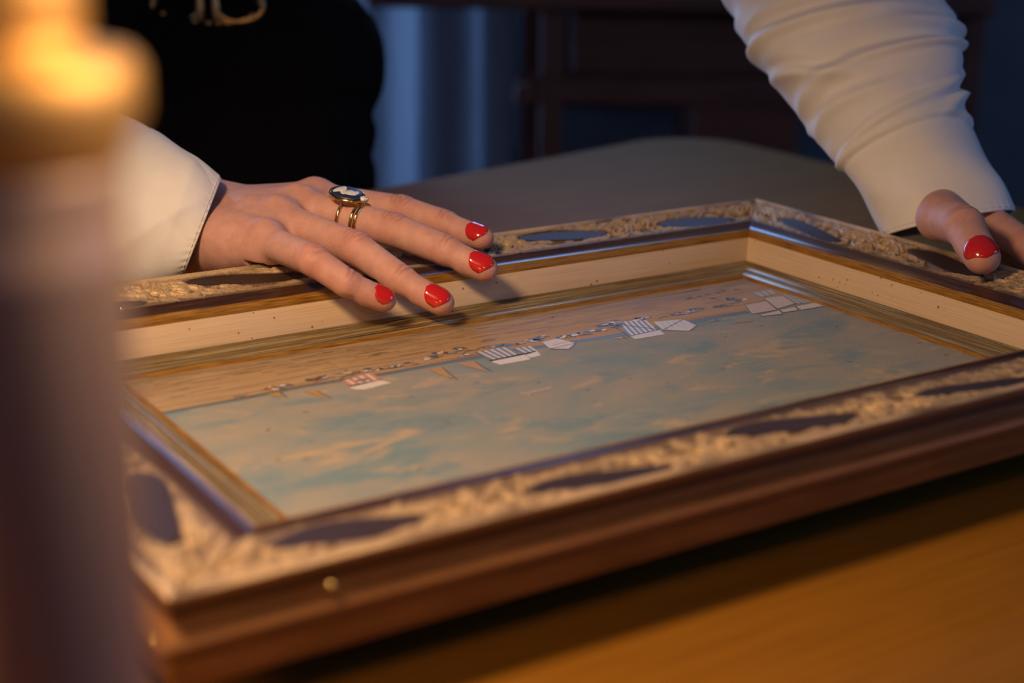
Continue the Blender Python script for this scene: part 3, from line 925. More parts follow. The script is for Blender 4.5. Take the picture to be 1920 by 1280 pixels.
def grooves(fd, F, J, ax, n, side, wid, depth, kind):
    """skin creases on the back of a joint, pressed into the field"""
    sl, P = fd.sub(J - 0.014, J + 0.014)
    q = [P[i] - J[i] for i in range(3)]
    s_ = q[0] * ax[0] + q[1] * ax[1] + q[2] * ax[2]; c_ = q[0] * n[0] + q[1] * n[1] + q[2] * n[2]; l_ = q[0] * side[0] + q[1] * side[1] + q[2] * side[2]
    dors = np.clip(c_ / (wid * 0.55), 0, 1) * np.exp(-(l_ / (wid * 0.85)) ** 4)
    g = crease(s_, l_, kind)
    bulge = np.exp(-(s_ / 0.0060) ** 2) * (0.0003 if kind == 'pip' else 0.0003)
    F[sl] += depth * g * dors - bulge * dors


HANDS = {}


def build_hand(key, J, rad, wrist, fore, up, h=0.00078):
    """J: finger -> [mcp, pip, dip, tip]; thumb -> [cmc, mcp, ip, tip]; returns the field"""
    allp = np.concatenate([np.array(J[k]) for k in J] + [np.array([wrist, fore])])
    fd = Field(allp.min(0) - 0.026, allp.max(0) + 0.026, h)
    FF = np.full(fd.n, 0.05, np.float32)
    info = {}
    for k in J:
        p = [np.array(x, float) for x in J[k]]; r = rad[k]
        Fk = np.full(fd.n, 0.05, np.float32)
        u = up[k] if isinstance(up, dict) else up
        if k != 'thumb':
            fd.cone(p[0], p[1], r[0], r[1], 0.002, Fk); fd.cone(p[1], p[2], r[1] * 0.985, r[2], 0.002, Fk)
        else:
            fd.cone(p[0], p[1], r[0], r[1], 0.006, Fk); fd.cone(p[1], p[2], r[1], r[2], 0.004, Fk)
        ax, n, sd = finger_frame(p[2], p[3], u)
        tip = p[3]
        fd.cone(p[2], tip, r[2] * 0.985, r[3], 0.002, Fk, (n, 0.90))
        # soft pulp under the tip
        fd.cone(p[2] + (tip - p[2]) * 0.55 - n * r[3] * 0.22, tip - n * r[3] * 0.10 - ax * 0.001, r[3] * 0.92, r[3] * 0.86, 0.003, Fk)
        a2, n2, s2 = finger_frame(p[1] - (p[1] - p[0]) * 0.5, p[2], u)
        if k != 'thumb':
            grooves(fd, Fk, p[1], unit(p[2] - p[0]), finger_frame(p[0], p[2], u)[1], np.cross(finger_frame(p[0], p[2], u)[1], unit(p[2] - p[0])), r[1], 0.00050, 'pip')
        grooves(fd, Fk, p[2], unit(p[3] - p[1]), finger_frame(p[1], p[3], u)[1], np.cross(finger_frame(p[1], p[3], u)[1], unit(p[3] - p[1])), r[2], 0.00046, 'dip')
        info[k] = (p, r, ax, n, sd)
        A, D = FF, Fk; kk = 0.0012
        hh = np.clip(0.5 + 0.5 * (A - D) / kk, 0, 1); FF = A + (D - A) * hh - kk * hh * (1 - hh)
    return fd, FF, info


def nail(name, fd, info, k, width, length, back, parent, roll=0.0):
    """nail plate wrapped over the finger tip by marching out of the skin field"""
    p, r, ax, n, sd = info[k]
    T = p[3]
    n = unit(n * (1 - roll) + unit(CC - T) * roll); n = unit(n - ax * (n @ ax)); sd = np.cross(n, ax); nu, nv = 17, 15
    top, base = [], []
    TT = np.zeros((nu, nv)); OD = {}
    for i in range(nu):
        x = -back + (length) * i / (nu - 1)
        tx = 2 * i / (nu - 1) - 1
        half = width / 2 * ((1 - min(0.999, abs(tx)) ** 2.6) ** (1 / 2.3) if tx < 0 else math.sqrt(max(0.05, 1 - max(0, (tx - 0.40) / 0.72) ** 2 * 0.60)))
        o0 = T + ax * x; tc = r[3] * 0.35
        for _ in range(26):
            v = float(fd.at(o0 + n * tc)[0]); tc += -v * 0.7 if v < 0.002 else -0.0004
        for j in range(nv):
            ty = 2 * j / (nv - 1) - 1
            xe = x + length * ty * ty * (0.03 * max(0, -tx) - 0.33 * max(0, tx))
            phi = ty * math.asin(min(0.97, half / max(tc, 1e-4)))
            d = n * math.cos(phi) + sd * math.sin(phi)
            o0 = T + ax * xe
            t = r[3] * 0.35
            for _ in range(26):
                v = float(fd.at(o0 + d * t)[0]); t += -v * 0.7 if v < 0.002 else -0.0004
                if abs(v) < 1e-5: break
            rim = max(abs(ty), max(0, -tx) ** 2, max(0, tx) ** 2)
            TT[i, j] = t; OD[i, j] = (o0, d, rim)
    for _ in range(6):
        Pp = np.pad(TT, 1, mode='edge'); TT = 0.4 * TT + 0.15 * (Pp[:-2, 1:-1] + Pp[2:, 1:-1] + Pp[1:-1, :-2] + Pp[1:-1, 2:])
    for i in range(nu):
        for j in range(nv):
            o0, d, rim = OD[i, j]; t = TT[i, j] + 0.00015
            top.append(o0 + d * (t + 0.00042 * (1 - rim ** 5) + 0.00012)); base.append(o0 + d * (t - 0.0009))
    V = np.array(top + base); m = nu * nv
    F = []
    for i in range(nu - 1):
        for j in range(nv - 1): F.append((i * nv + j, i * nv + j + 1, (i + 1) * nv + j + 1, (i + 1) * nv + j))
    ring = [j for j in range(nv)] + [i * nv + nv - 1 for i in range(1, nu)] + [(nu - 1) * nv + j for j in range(nv - 2, -1, -1)] + [i * nv for i in range(nu - 2, 0, -1)]
    for a, b in zip(ring, ring[1:] + ring[:1]): F.append((a, a + m, b + m, b))
    bm = bmesh.new(); vs_ = [bm.verts.new(v) for v in V]
    for f_ in F: bm.faces.new([vs_[q] for q in f_])
    o = from_bm(name, bm, M_NAIL, None, True)
    o.parent = parent; o.matrix_parent_inverse = parent.matrix_world.inverted() if parent else Matrix.Identity(4)
    return o


UP = np.array([0, 0, 1.0])
# ---- her right hand, lying over the far rail
WR = Pz(366, 424, 0.004)
ELB_R = Pd(-70, 190, 0.985)
FR = WR + unit(ELB_R - WR) * 0.055
JR = {'pinky': [Pz(500, 452, 0.0095), Pz(588, 488, 0.0108), Pz(649, 530, 0.001), Pz(720, 561, -0.0078)],
      'ring': [Pz(522, 411, 0.015), Pz(667, 464, 0.0085), Pz(752, 525, -0.003), Pz(827, 566, -0.0118)],
      'middle': [Pz(562, 388, 0.018), Pz(738, 431, 0.012), Pz(837, 470, 0.006), Pz(909, 503, -0.0012)],
      'index': [Pz(592, 374, 0.016), Pz(754, 395, 0.013), Pz(833, 419, 0.0095), Pz(903, 446, 0.0048)],
      'thumb': [WR + np.array([0.022, 0.012, -0.006]), Pz(520, 380, -0.012) + np.array([0.0, 0.02, 0]), Pz(600, 385, -0.014) + np.array([0.0, 0.025, 0]), Pz(660, 395, -0.016) + np.array([0.0, 0.025, 0])]}
RR = {'pinky': (0.0084, 0.0076, 0.0068, 0.0059), 'ring': (0.0094, 0.0084, 0.0075, 0.0065), 'middle': (0.0098, 0.0087, 0.0078, 0.0067),
      'index': (0.0094, 0.0083, 0.0073, 0.0064), 'thumb': (0.013, 0.0105, 0.0092, 0.0078)}
side_r = unit(JR['index'][0] - JR['pinky'][0]); fwd_r = unit(JR['middle'][0] - WR)
up_r = np.cross(fwd_r, side_r); up_r = unit(up_r * np.sign(up_r[2])); up_r = unit(up_r * 0.5 + UP * 0.8)
fd, FF, infR = build_hand('R', JR, RR, WR, FR, up_r)
side_w = unit(np.cross(up_r, unit(WR - FR))) ; side_w *= np.sign(side_w @ side_r)
for o_ in (-0.014, 0.0, 0.014):
    fd.cone(WR + side_w * o_ * 1.1, FR + side_w * o_, 0.0208, 0.0205, 0.008)
ro = {'pinky': -0.013, 'ring': -0.005, 'middle': 0.004, 'index': 0.012}
for k in ('pinky', 'ring', 'middle', 'index'):
    mcp = JR[k][0]; fd.cone(WR + side_w * ro[k], mcp - up_r * 0.002, 0.0172, 0.0112 if k != 'pinky' else 0.0098, 0.009)
    nx_ = {'pinky': 'ring', 'ring': 'middle', 'middle': 'index'}.get(k)
    if nx_: fd.cone(WR * 0.35 + (mcp + JR[nx_][0]) * 0.325, (mcp + JR[nx_][0]) / 2 - up_r * 0.001, 0.0125, 0.0096, 0.008)
fd.cone(WR - side_w * 0.012 - up_r * 0.004, JR['pinky'][0] - side_r * 0.001 - up_r * 0.005, 0.0165, 0.0095, 0.008)      # heel of the hand
fd.cone(Pd(384, 474, 0.800), Pd(440, 462, 0.778), 0.0125, 0.0135, 0.010)
fd.union(FF, 0.0055)
for k in ('ring', 'middle', 'index', 'pinky'):        # tendons and knuckles
    mcp = JR[k][0]; r0 = 0.0108 if k != 'pinky' else 0.0098
    fd.cone(mcp + up_r * (r0 - 0.0036), WR + side_w * ro[k] * 0.6 + up_r * 0.0098, 0.0024, 0.0026, 0.006)
    fd.cone(mcp + up_r * (r0 - 0.0052), mcp + up_r * (r0 - 0.0052) + unit(JR[k][1] - mcp) * 0.003, 0.0052, 0.0050, 0.006)
# skin flattens where it rests on the rail: rim, carved band, cove and gold edge
yy, zz = fd.ax[1][None, :, None], fd.ax[2][None, None, :]
for u0_, u1_, top_ in ((-0.0040, 0.0068, 0.0008), (0.0060, 0.0355, -0.0003), (0.0340, 0.0482, -0.0036)):
    db = np.maximum(np.maximum((FD - u1_) - yy, yy - (FD - u0_)), np.maximum(zz - top_, -0.034 - zz))
    fd.F = np.maximum(fd.F, -db).astype(np.float32)
HANDS['R'] = (fd, infR, WR, FR)

# ---- her left hand, gripping the right rail from outside
WL = Pd(1786, 372, 0.862)
ELB_L = Pd(1420, -260, 0.99)
FL = WL + unit(ELB_L - WL) * 0.05
JL = {'thumb': [Pd(1768, 385, 0.845), Pd(1764, 408, 0.806), Pd(1806, 424, 0.779), Pz(1842, 482, 0.0080)],
      'index': [Pd(1838, 405, 0.838), Pd(1925, 462, 0.800), Pd(1985, 520, 0.775), Pd(2010, 570, 0.760)],
      'middle': [Pd(1862, 420, 0.862), Pd(1965, 485, 0.842), Pd(2010, 545, 0.815), Pd(2020, 590, 0.79)],
      'ring': [Pd(1868, 440, 0.884), Pd(1970, 505, 0.868), Pd(2010, 560, 0.84), Pd(2015, 600, 0.815)],
      'pinky': [Pd(1862, 455, 0.900), Pd(1945, 515, 0.888), Pd(1985, 560, 0.865), Pd(1995, 590, 0.845)]}
RL = {'pinky': (0.0078, 0.0069, 0.0062, 0.0054), 'ring': (0.0088, 0.0076, 0.0069, 0.0060), 'middle': (0.0092, 0.0080, 0.0071, 0.0062),
      'index': (0.0095, 0.0086, 0.0072, 0.0062), 'thumb': (0.0130, 0.0122, 0.0108, 0.0088)}
fwd_l = unit(JL['middle'][0] - WL); side_l = unit(JL['index'][0] - JL['pinky'][0])
up_l = np.cross(fwd_l, side_l); up_l = unit(up_l * np.sign(up_l @ np.array([0.6, 0, 1.0])))
view = unit(CC - JL['thumb'][3])
upd = {k: up_l for k in JL}; upd['thumb'] = unit(view * 0.75 + UP * 0.65 + np.array([0.25, 0, 0]))
fd, FF, infL = build_hand('L', JL, RL, WL, FL, upd, 0.0009)
side_w = unit(side_l - unit(WL - FL) * (side_l @ unit(WL - FL)))
for o_ in (-0.011, 0.0, 0.011):
    fd.cone(WL + side_w * o_, FL + side_w * o_ * 0.9, 0.0155, 0.017, 0.008)
ro = {'pinky': -0.013, 'ring': -0.005, 'middle': 0.004, 'index': 0.012}
for k in ('pinky', 'ring', 'middle', 'index'):
    fd.cone(WL + side_w * ro[k], JL[k][0], 0.0145, 0.0105 if k != 'pinky' else 0.0095, 0.008)
fd.cone(JL['thumb'][1], JL['index'][0], 0.0085, 0.0085, 0.006)
fd.cone(JL['thumb'][0], WL, 0.0135, 0.0150, 0.008)
fd.union(FF, 0.004)
HANDS['L'] = (fd, infL, WL, FL)


def skin_cols(V, infos):
    base = np.array([0.59, 0.335, 0.275]); c = np.tile(base, (len(V), 1))
    red = np.array([0.56, 0.235, 0.180]); wgt = np.zeros(len(V))
    for inf in infos:
        for k, (p, r, ax, n, sd) in inf.items():
            for q, sg, a in ((p[1], 0.007, 0.65), (p[2], 0.0055, 0.55), (p[3], 0.009, 0.5), (p[0] + n * 0.008, 0.008, 0.3)):
                d2 = ((V - q) ** 2).sum(1); wgt = np.maximum(wgt, a * np.exp(-d2 / (2 * (sg * 1.15) ** 2)))
    c = c + (red - c) * wgt[:, None]
    for inf in infos:
        for k, (p, r, ax, n, sd) in inf.items():
            for q, a0, a1, kind, wd in ((p[1], p[0], p[2], 'pip', r[1]), (p[2], p[1], p[3], 'dip', r[2])):
                if k == 'thumb' and kind == 'pip': continue
                ax_ = unit(a1 - a0); n_ = unit(n - ax_ * (n @ ax_)); sd_ = np.cross(n_, ax_); d = V - q
                near = (d ** 2).sum(1) < 0.014 ** 2
                s_, l_, c_ = d @ ax_, d @ sd_, d @ n_
                m = np.where(near, crease(s_, l_, kind) * np.clip(c_ / (wd * 0.55), 0, 1) * np.exp(-(l_ / (wd * 0.85)) ** 4), 0)
                c = c * (1 - 0.34 * np.clip(m, 0, 1)[:, None] * np.array([0.75, 1.0, 1.0]))
    return np.concatenate([c, np.ones((len(V), 1))], 1)


# ---- arms, trunk and head on a coarse grid; the fine hands are bridged on at the wrists
HIP = Pd(395, 330, 1.285); WAIST = Pd(395, -70, 1.255); CHEST = Pd(395, -430, 1.155); NECKB = Pd(395, -760, 1.09)
SHR = Pd(395, -700, 1.085) - E * 0.150; SHL = Pd(395, -700, 1.085) + E * 0.150
b = Field((-0.42, -0.02, FZ - 0.005), (0.52, 0.86, 0.66), 0.009)
EL_ = E; FRONT = unit(np.array([CC[0], CC[1], 0]) - np.array([HIP[0], HIP[1], 0]))
sqz = (FRONT, 0.72)
b.cone(HIP + E * 0.01, WAIST, 0.105, 0.092, 0.03, None, sqz); b.cone(WAIST, CHEST, 0.092, 0.112, 0.03, None, sqz); b.cone(CHEST, NECKB, 0.112, 0.062, 0.03, None, sqz)
for m in (-1, 1):
    b.cone(CHEST + E * m * 0.058 + FRONT * 0.05, CHEST + E * m * 0.055 + FRONT * 0.045, 0.052, 0.050, 0.02)
    hp = HIP + E * m * 0.055 - UP * 0.05; kn = np.array([hp[0], hp[1] + 0.01, FZ + 0.43]); an = np.array([hp[0], hp[1] + 0.03, FZ + 0.07])
    b.cone(hp, kn, 0.078, 0.052, 0.03); b.cone(kn, an, 0.052, 0.032, 0.02); b.cone(an - UP * 0.035, an + FRONT * 0.13 - UP * 0.043, 0.034, 0.026, 0.012)
b.cone(SHR, NECKB, 0.045, 0.055, 0.03); b.cone(SHL, NECKB, 0.045, 0.055, 0.03)
HEADC = NECKB + UP * 0.165 + FRONT * 0.06
b.cone(NECKB, HEADC - FRONT * 0.02, 0.050, 0.048, 0.02)
b.cone(HEADC + UP * 0.035 - FRONT * 0.015, HEADC + UP * 0.025 + FRONT * 0.015, 0.078, 0.076, 0.02); b.cone(HEADC - UP * 0.035 + FRONT * 0.045, HEADC - UP * 0.055 + FRONT * 0.055, 0.050, 0.036, 0.02)
b.cone(HEADC + FRONT * 0.090 + UP * 0.005, HEADC + FRONT * 0.105 - UP * 0.022, 0.008, 0.012, 0.012)
for m in (-1, 1):
    b.cone(HEADC + E * m * 0.076 - UP * 0.01, HEADC + E * m * 0.080 + UP * 0.015, 0.010, 0.014, 0.008)
for S0, EL, W0, F0 in ((SHR, ELB_R, WR, FR), (SHL, ELB_L, WL, FL)):
    b.cone(S0, EL, 0.042, 0.034, 0.02); b.cone(EL, F0, 0.034, 0.022, 0.015); b.cone(F0, W0 + (F0 - W0) * 0.2, 0.0215, 0.0195, 0.01)


def cut_plane(bm, co, no):
    r = bmesh.ops.bisect_plane(bm, geom=bm.verts[:] + bm.edges[:] + bm.faces[:], plane_co=Vector(co), plane_no=Vector(no), clear_outer=True)


body = bmesh.new()
vB, fB = b.mesh()
bl = [body.verts.new(v) for v in vB]
for f_ in fB: body.faces.new([bl[i] for i in f_])
joins = []
for key in ('R', 'L'):
    fd, inf, W0, F0 = HANDS[key]
    d = unit(F0 - W0); mid = W0 + (F0 - W0) * 0.55; mid_b = W0 + (F0 - W0) * 0.75
    # cut the coarse arm off beyond mid_b (only near this wrist)
    loc = [f_ for f_ in body.faces if (f_.calc_center_median() - Vector(mid_b)).length < 0.075]
    gv = list({v for f_ in loc for v in f_.verts}); gee = list({e for f_ in loc for e in f_.edges})
    bmesh.ops.bisect_plane(body, geom=gv + gee + loc, plane_co=Vector(mid_b), plane_no=Vector(-d))
    kill = [v for v in body.verts if (v.co - Vector(mid_b)).length < 0.085 and (v.co - Vector(mid_b)).dot(Vector(-d)) > 1e-6]
    bmesh.ops.delete(body, geom=kill, context='VERTS')
    hb = bmesh.new(); vH, fH = fd.mesh()
    hl = [hb.verts.new(v) for v in vH]
    for f_ in fH: hb.faces.new([hl[i] for i in f_])
    cut_plane(hb, mid, d)
    tmp = bpy.data.meshes.new('tmp'); hb.to_mesh(tmp); hb.free()
    body.from_mesh(tmp); bpy.data.meshes.remove(tmp)
    bmesh.ops.remove_doubles(body, verts=[v for v in body.verts if (v.co - Vector(mid)).length < 0.05], dist=1e-5)
    edges = [e for e in body.edges if e.is_boundary and ((e.verts[0].co - Vector(mid)).length < 0.06)]
    try:
        bmesh.ops.bridge_loops(body, edges=edges)
    except Exception as ex:
        print('bridge', key, ex, len(edges))
bmesh.ops.recalc_face_normals(body, faces=body.faces)
person = empty('unused') if False else None
me = bpy.data.meshes.new('person'); body.to_mesh(me); body.free()
me.polygons.foreach_set('use_smooth', [True] * len(me.polygons))
person = bpy.data.objects.new('person', me); col.objects.link(person); me.materials.append(M_SKIN)
VV = np.zeros(len(me.vertices) * 3); me.vertices.foreach_get('co', VV); VV = VV.reshape(-1, 3)
ca = me.color_attributes.new('Col', 'FLOAT_COLOR', 'POINT')
ca.data.foreach_set('color', skin_cols(VV, [infR, infL]).astype(np.float32).ravel())
tag(person, 'person in black with white sleeves leaning over the frame, both hands on its edge', 'person')

fdR = HANDS['R'][0]; fdL = HANDS['L'][0]
for k, wdt, ln, bk, rl in (('pinky', 0.0098, 0.0108, 0.0074, 0.55), ('ring', 0.0114, 0.0128, 0.0088, 0.55), ('middle', 0.0116, 0.0128, 0.0088, 0.5), ('index', 0.0110, 0.0122, 0.0084, 0.45)):
    nail('fingernail', fdR, infR, k, wdt, ln, bk, person, rl)
nail('fingernail', fdL, infL, 'thumb', 0.0158, 0.0150, 0.0074, person, 0.5)
nail('fingernail', fdL, infL, 'index', 0.0100, 0.0105, 0.0065, person, 0.0)


# ---- cloth lofts: stations give the two silhouette pixels and the distance, so every ring has its true size
def loft_cloth(name, stations, n, seg, deep, fold, parent, mat, thick=0.0012, facing=0.0):
    K = []
    for (lx, ly, rx, ry, d0, d1) in stations:
        K.append(np.concatenate([Pd(lx, ly, d0), Pd(rx, ry, d1)]))
    K = catmull(K, n)
    A, B = K[:, :3], K[:, 3:]
    c = (A + B) / 2; hx = (B - A) / 2
    V = []
    for i in range(n):
        t = c[min(i + 1, n - 1)] - c[max(i - 1, 0)]
        e1 = hx[i]; r1 = np.linalg.norm(e1)
        e2 = np.cross(unit(e1), unit(t)); e2 = unit(e2); e2 = e2 * np.sign(e2 @ (CC - c[i]))   # towards the viewer's side
        vw = unit(CC - c[i]); vw = unit(vw - unit(e1) * (vw @ unit(e1))); e2 = unit(e2 * (1 - facing) + vw * facing)
        dp = deep(i / (n - 1)) if callable(deep) else deep
        for j in range(seg):
            a = 2 * PI * j / seg
            nr = unit(e1 / r1 * math.cos(a) + e2 * math.sin(a) / max(dp, 0.2))
            p = c[i] + e1 * math.cos(a) + e2 * r1 * dp * math.sin(a)
            V.append(p + nr * fold(i / (n - 1), a, r1))
    V = np.array(V)
    F = loft_faces(n, seg)
    o = obj(name, V, F, mat, None, True)
    o.parent = parent
    so = o.modifiers.new('cloth', 'SOLIDIFY'); so.thickness = thick; so.offset = -1 if False else 0
    return o, V.reshape(n, seg, 3)


def ridge(x, sharp=2.0):
    return (1 - np.abs(np.sin(x))) ** sharp


def bump1(x, w_):
    return math.exp(-(x / w_) ** 2)


def fold_left_arm(t, a, r):
    """her right sleeve: soft drag lines running from the cuff, small gathers along the hem"""
    g = 0.00050 * math.sin(a * 46 + 1.2 * math.sin(a * 7)) * math.exp(-((t - 0.035) / 0.035) ** 2)
    q = 0.0020 * ridge(a * 1.5 + t * 5.0 + 0.5, 3) * min(1, t * 6) - 0.0012 * ridge(a * 2.5 - t * 7 + 1.7, 2) * min(1, t * 7)
    return g + q + 0.0016 * math.sin(3 * a + 11 * t + 0.6) * min(1, t * 3)


SL_R = [(408, 345, 345, 508, .806, .770), (386, 331, 318, 520, .812, .772), (345, 304, 262, 538, .822, .777), (290, 272, 200, 552, .836, .785), (205, 244, 90, 565, .858, .80), (100, 196, -10, 545, .895, .84), (-20, 110, -150, 440, .955, .92), (-75, 0, -230, 300, 1.0, .98), (-30, -260, -215, -120, 1.04, 1.04), (60, -560, -140, -440, 1.075, 1.075), (150, -760, -60, -700, 1.085, 1.085)]
sl1, slV1 = loft_cloth('sleeve', SL_R, 120, 128, lambda t: 0.66 + 0.24 * min(1, t * 6), fold_left_arm, person, M_COTTON, facing=1.0)
sl1['label'] = 'white cotton sleeve with a stitched cuff at the spread hand'


FOLDS_L = [(0.50, 195, 0.575, 85, 0.020, 0.0060), (0.375, 160, 0.450, 10, 0.017, 0.0062), (0.430, 185, 0.395, 120, 0.016, 0.0045), (0.315, 175, 0.345, 95, 0.015, 0.0038), (0.60, 140, 0.655, 30, 0.022, 0.0045),
           (0.272, 40, 0.290, -40, 0.013, 0.0055), (0.335, 10, 0.300, -50, 0.012, 0.0040), (0.245, 165, 0.310, 55, 0.011, 0.0034), (0.52, 50, 0.48, -30, 0.016, 0.0045), (0.40, -30, 0.45, -120, 0.02, 0.005), (0.55, -60, 0.60, -160, 0.02, 0.005), (0.30, -60, 0.33, -160, 0.015, 0.004), (0.70, 100, 0.75, 10, 0.02, 0.005), (0.62, 210, 0.68, 150, 0.018, 0.004)]


def fold_right_arm(t, a, r):
    """her left sleeve: a few large drag folds running round the arm above the cuff seam"""
    d = math.degrees(a); f = 0.0
    for t0, a0, t1, a1, w_, amp in FOLDS_L:
        best = None
        for dd in (d, d - 360, d + 360):
            q = (dd - a0) / (a1 - a0)
            if -0.35 < q < 1.35: best = q
        if best is None: continue
        env = math.sin(PI * min(1, max(0, (best + 0.35) / 1.7))) ** 0.8
        tc = t0 + (t1 - t0) * best + 0.008 * math.sin(best * 4)
        x = (t - tc) / (w_ * 0.8)
        f += 0.78 * amp * env * (math.exp(-abs(x) ** 1.4) - 0.55 * math.exp(-((x - 1.9) / 1.1) ** 2) - 0.25 * math.exp(-((x + 2.0) / 1.3) ** 2))
    seam = 0.0016 * bump1(t - 0.232 - 0.03 * math.sin(a), 0.007) - 0.0012 * bump1(t - 0.222 - 0.03 * math.sin(a), 0.006)
    hem = 0.00035 * math.sin(a * 42 + 1.5 * math.sin(a * 5)) * bump1(t - 0.014, 0.018)
    soft = 0.0016 * math.sin(2 * a + 14 * t + 0.4) + 0.0009 * math.sin(4 * a - 20 * t)
    return f + seam + hem + soft * min(1, t * 8)


SL_L = [(1660, 440, 1896, 397, .846, .846), (1634, 388, 1872, 345, .851, .851), (1603, 338, 1838, 285, .858, .858), (1552, 285, 1806, 195, .868, .868), (1495, 205, 1800, 130, .882, .882), (1440, 130, 1796, 92, .897, .897), (1408, 80, 1783, 48, .91, .91), (1372, 10, 1757, 0, .925, .925), (1300, -110, 1690, -140, .955, .955), (1235, -250, 1600, -330, .99, .99), (1080, -420, 1330, -560, 1.03, 1.03), (900, -560, 1060, -760, 1.08, 1.08)]
sl2, slV2 = loft_cloth('sleeve', SL_L, 190, 128, 0.86, fold_right_arm, person, M_COTTON, facing=0.7)
sl2['label'] = 'white cotton sleeve with deep folds above the cuff at the gripping hand'


def stitching(V, row, parent):
    v_, f_ = [], []
    c_ = V[row].mean(0)
    for j in range(V.shape[1]):
        for q in (0.08, 0.58):
            k = (j + 1) % V.shape[1]; a = V[row, j] * (1 - q) + V[row, k] * q; b_ = V[row, j] * (1 - q - 0.32) + V[row, k] * (q + 0.32)
            o_ = unit(a - c_) * 0.0008; tv, tf = tube([a + o_ * 0.7, (a + b_) / 2 + o_ * 1.1, b_ + o_ * 0.7], 0.00022, 5); n0 = len(v_)
            v_ += list(tv); f_ += [tuple(i + n0 for i in f1) for f1 in tf]
    o = obj('stitching', np.array(v_), f_, M_COTTON, None, True, kind='stuff'); o.parent = parent
    return o


def hem_ring(stations, name, rad, off, parent, facing):
    lx, ly, rx, ry, d0, d1 = stations[0]; lx2, ly2, rx2, ry2, d02, d12 = stations[1]
    A, B = Pd(lx, ly, d0), Pd(rx, ry, d1); c = (A + B) / 2; e1 = (B - A) / 2
    c2 = (Pd(lx2, ly2, d02) + Pd(rx2, ry2, d12)) / 2
    e2 = np.cross(unit(e1), unit(c2 - c)); e2 = unit(e2); e2 = e2 * np.sign(e2 @ (CC - c))
    vw = unit(CC - c); vw = unit(vw - unit(e1) * (vw @ unit(e1))); e2 = unit(e2 * (1 - facing) + vw * facing) * np.linalg.norm(e1) * (0.66 if facing == 1.0 else 0.86)
    pts = [c + e1 * math.cos(2 * PI * j / 96) + e2 * math.sin(2 * PI * j / 96) + unit(c2 - c) * off for j in range(96)]
    v_, f_ = tube(pts, rad, 6, True)
    o = obj(name, v_, f_, M_COTTON, None, True); o.parent = parent
    return o


for st_, par, fc_ in ((SL_R, sl1, 1.0), (SL_L, sl2, 0.7)):
    hem_ring(st_, 'hem', 0.0008, 0.0, par, fc_)
stitching(slV1, 3, sl1); stitching(slV2, 3, sl2)


def fold_body(t, a, r):
    return 0.004 * math.sin(9 * a + 3 * t) * min(1, max(0, (t - 0.45) * 3))


TS = [(120, -780, 660, -780, 1.085, 1.085), (40, -690, 800, -690, 1.1, 1.1), (70, -560, 745, -560, 1.125, 1.125), (95, -420, 705, -420, 1.155, 1.155), (130, -250, 655, -250, 1.205, 1.205), (150, -110, 635, -110, 1.245, 1.245), (128, -30, 645, -30, 1.255, 1.255), (105, 20, 682, 20, 1.262, 1.262), (85, 62, 712, 62, 1.262, 1.262), (78, 110, 720, 110, 1.262, 1.262), (84, 165, 714, 165, 1.262, 1.262), (96, 210, 694, 210, 1.262, 1.262), (100, 240, 699, 240, 1.262, 1.262), (100, 268, 694, 268, 1.262, 1.262), (98, 290, 688, 290, 1.262, 1.262), (98, 320, 694, 320, 1.262, 1.262), (95, 380, 695, 380, 1.267, 1.267), (80, 600, 700, 600, 1.282, 1.282), (60, 1100, 720, 1100, 1.342, 1.342), (70, 1800, 740, 1800, 1.472, 1.472)]
dr, drV = loft_cloth('black_dress', TS, 150, 96, 0.74, fold_body, person, M_BLACK, 0.0015)
dr['label'] = 'black dress'

# belt with a horse-bit buckle of antique gold
bi = 53
belt_c = drV[50:58].reshape(-1, 3).mean(0)
bel_v = []
for dz in (-1, 1):
    pass
rowz = [i for i in range(drV.shape[0]) if abs(drV[i, :, :].mean(0)[2] - Pd(395, 8, 1.262)[2]) < 0.018]
bv = []; c0 = None
for i in (rowz[0], rowz[-1]):
    c0 = drV[i].mean(0)
    for p in drV[i]: bv.append(p + unit(p - c0) * 0.0022)
bf = loft_faces(2, drV.shape[1])
belt = obj('belt', bv, bf, M_BLACK, None, True); belt.parent = person
so = belt.modifiers.new('t', 'SOLIDIFY'); so.thickness = 0.002
front = Pd(390, 14, 1.262) + unit(CC - Pd(390, 14, 1.262)) * 0.112
BX = E; BY = np.array([0, 0, 1.0]); BZ = FRONT


def on_buckle(x, y, z=0.0):
    return front + BX * x + BY * y + BZ * (z - 3.5 * x * x)


bk = bmesh.new(); bV, bF = [], []


def addt(pts, rad, closed=False, seg=10):
    v_, f_ = tube(pts, rad, seg, closed); n0 = len(bV); bV.extend(list(v_)); bF.extend([tuple(i + n0 for i in f_1) for f_1 in f_])


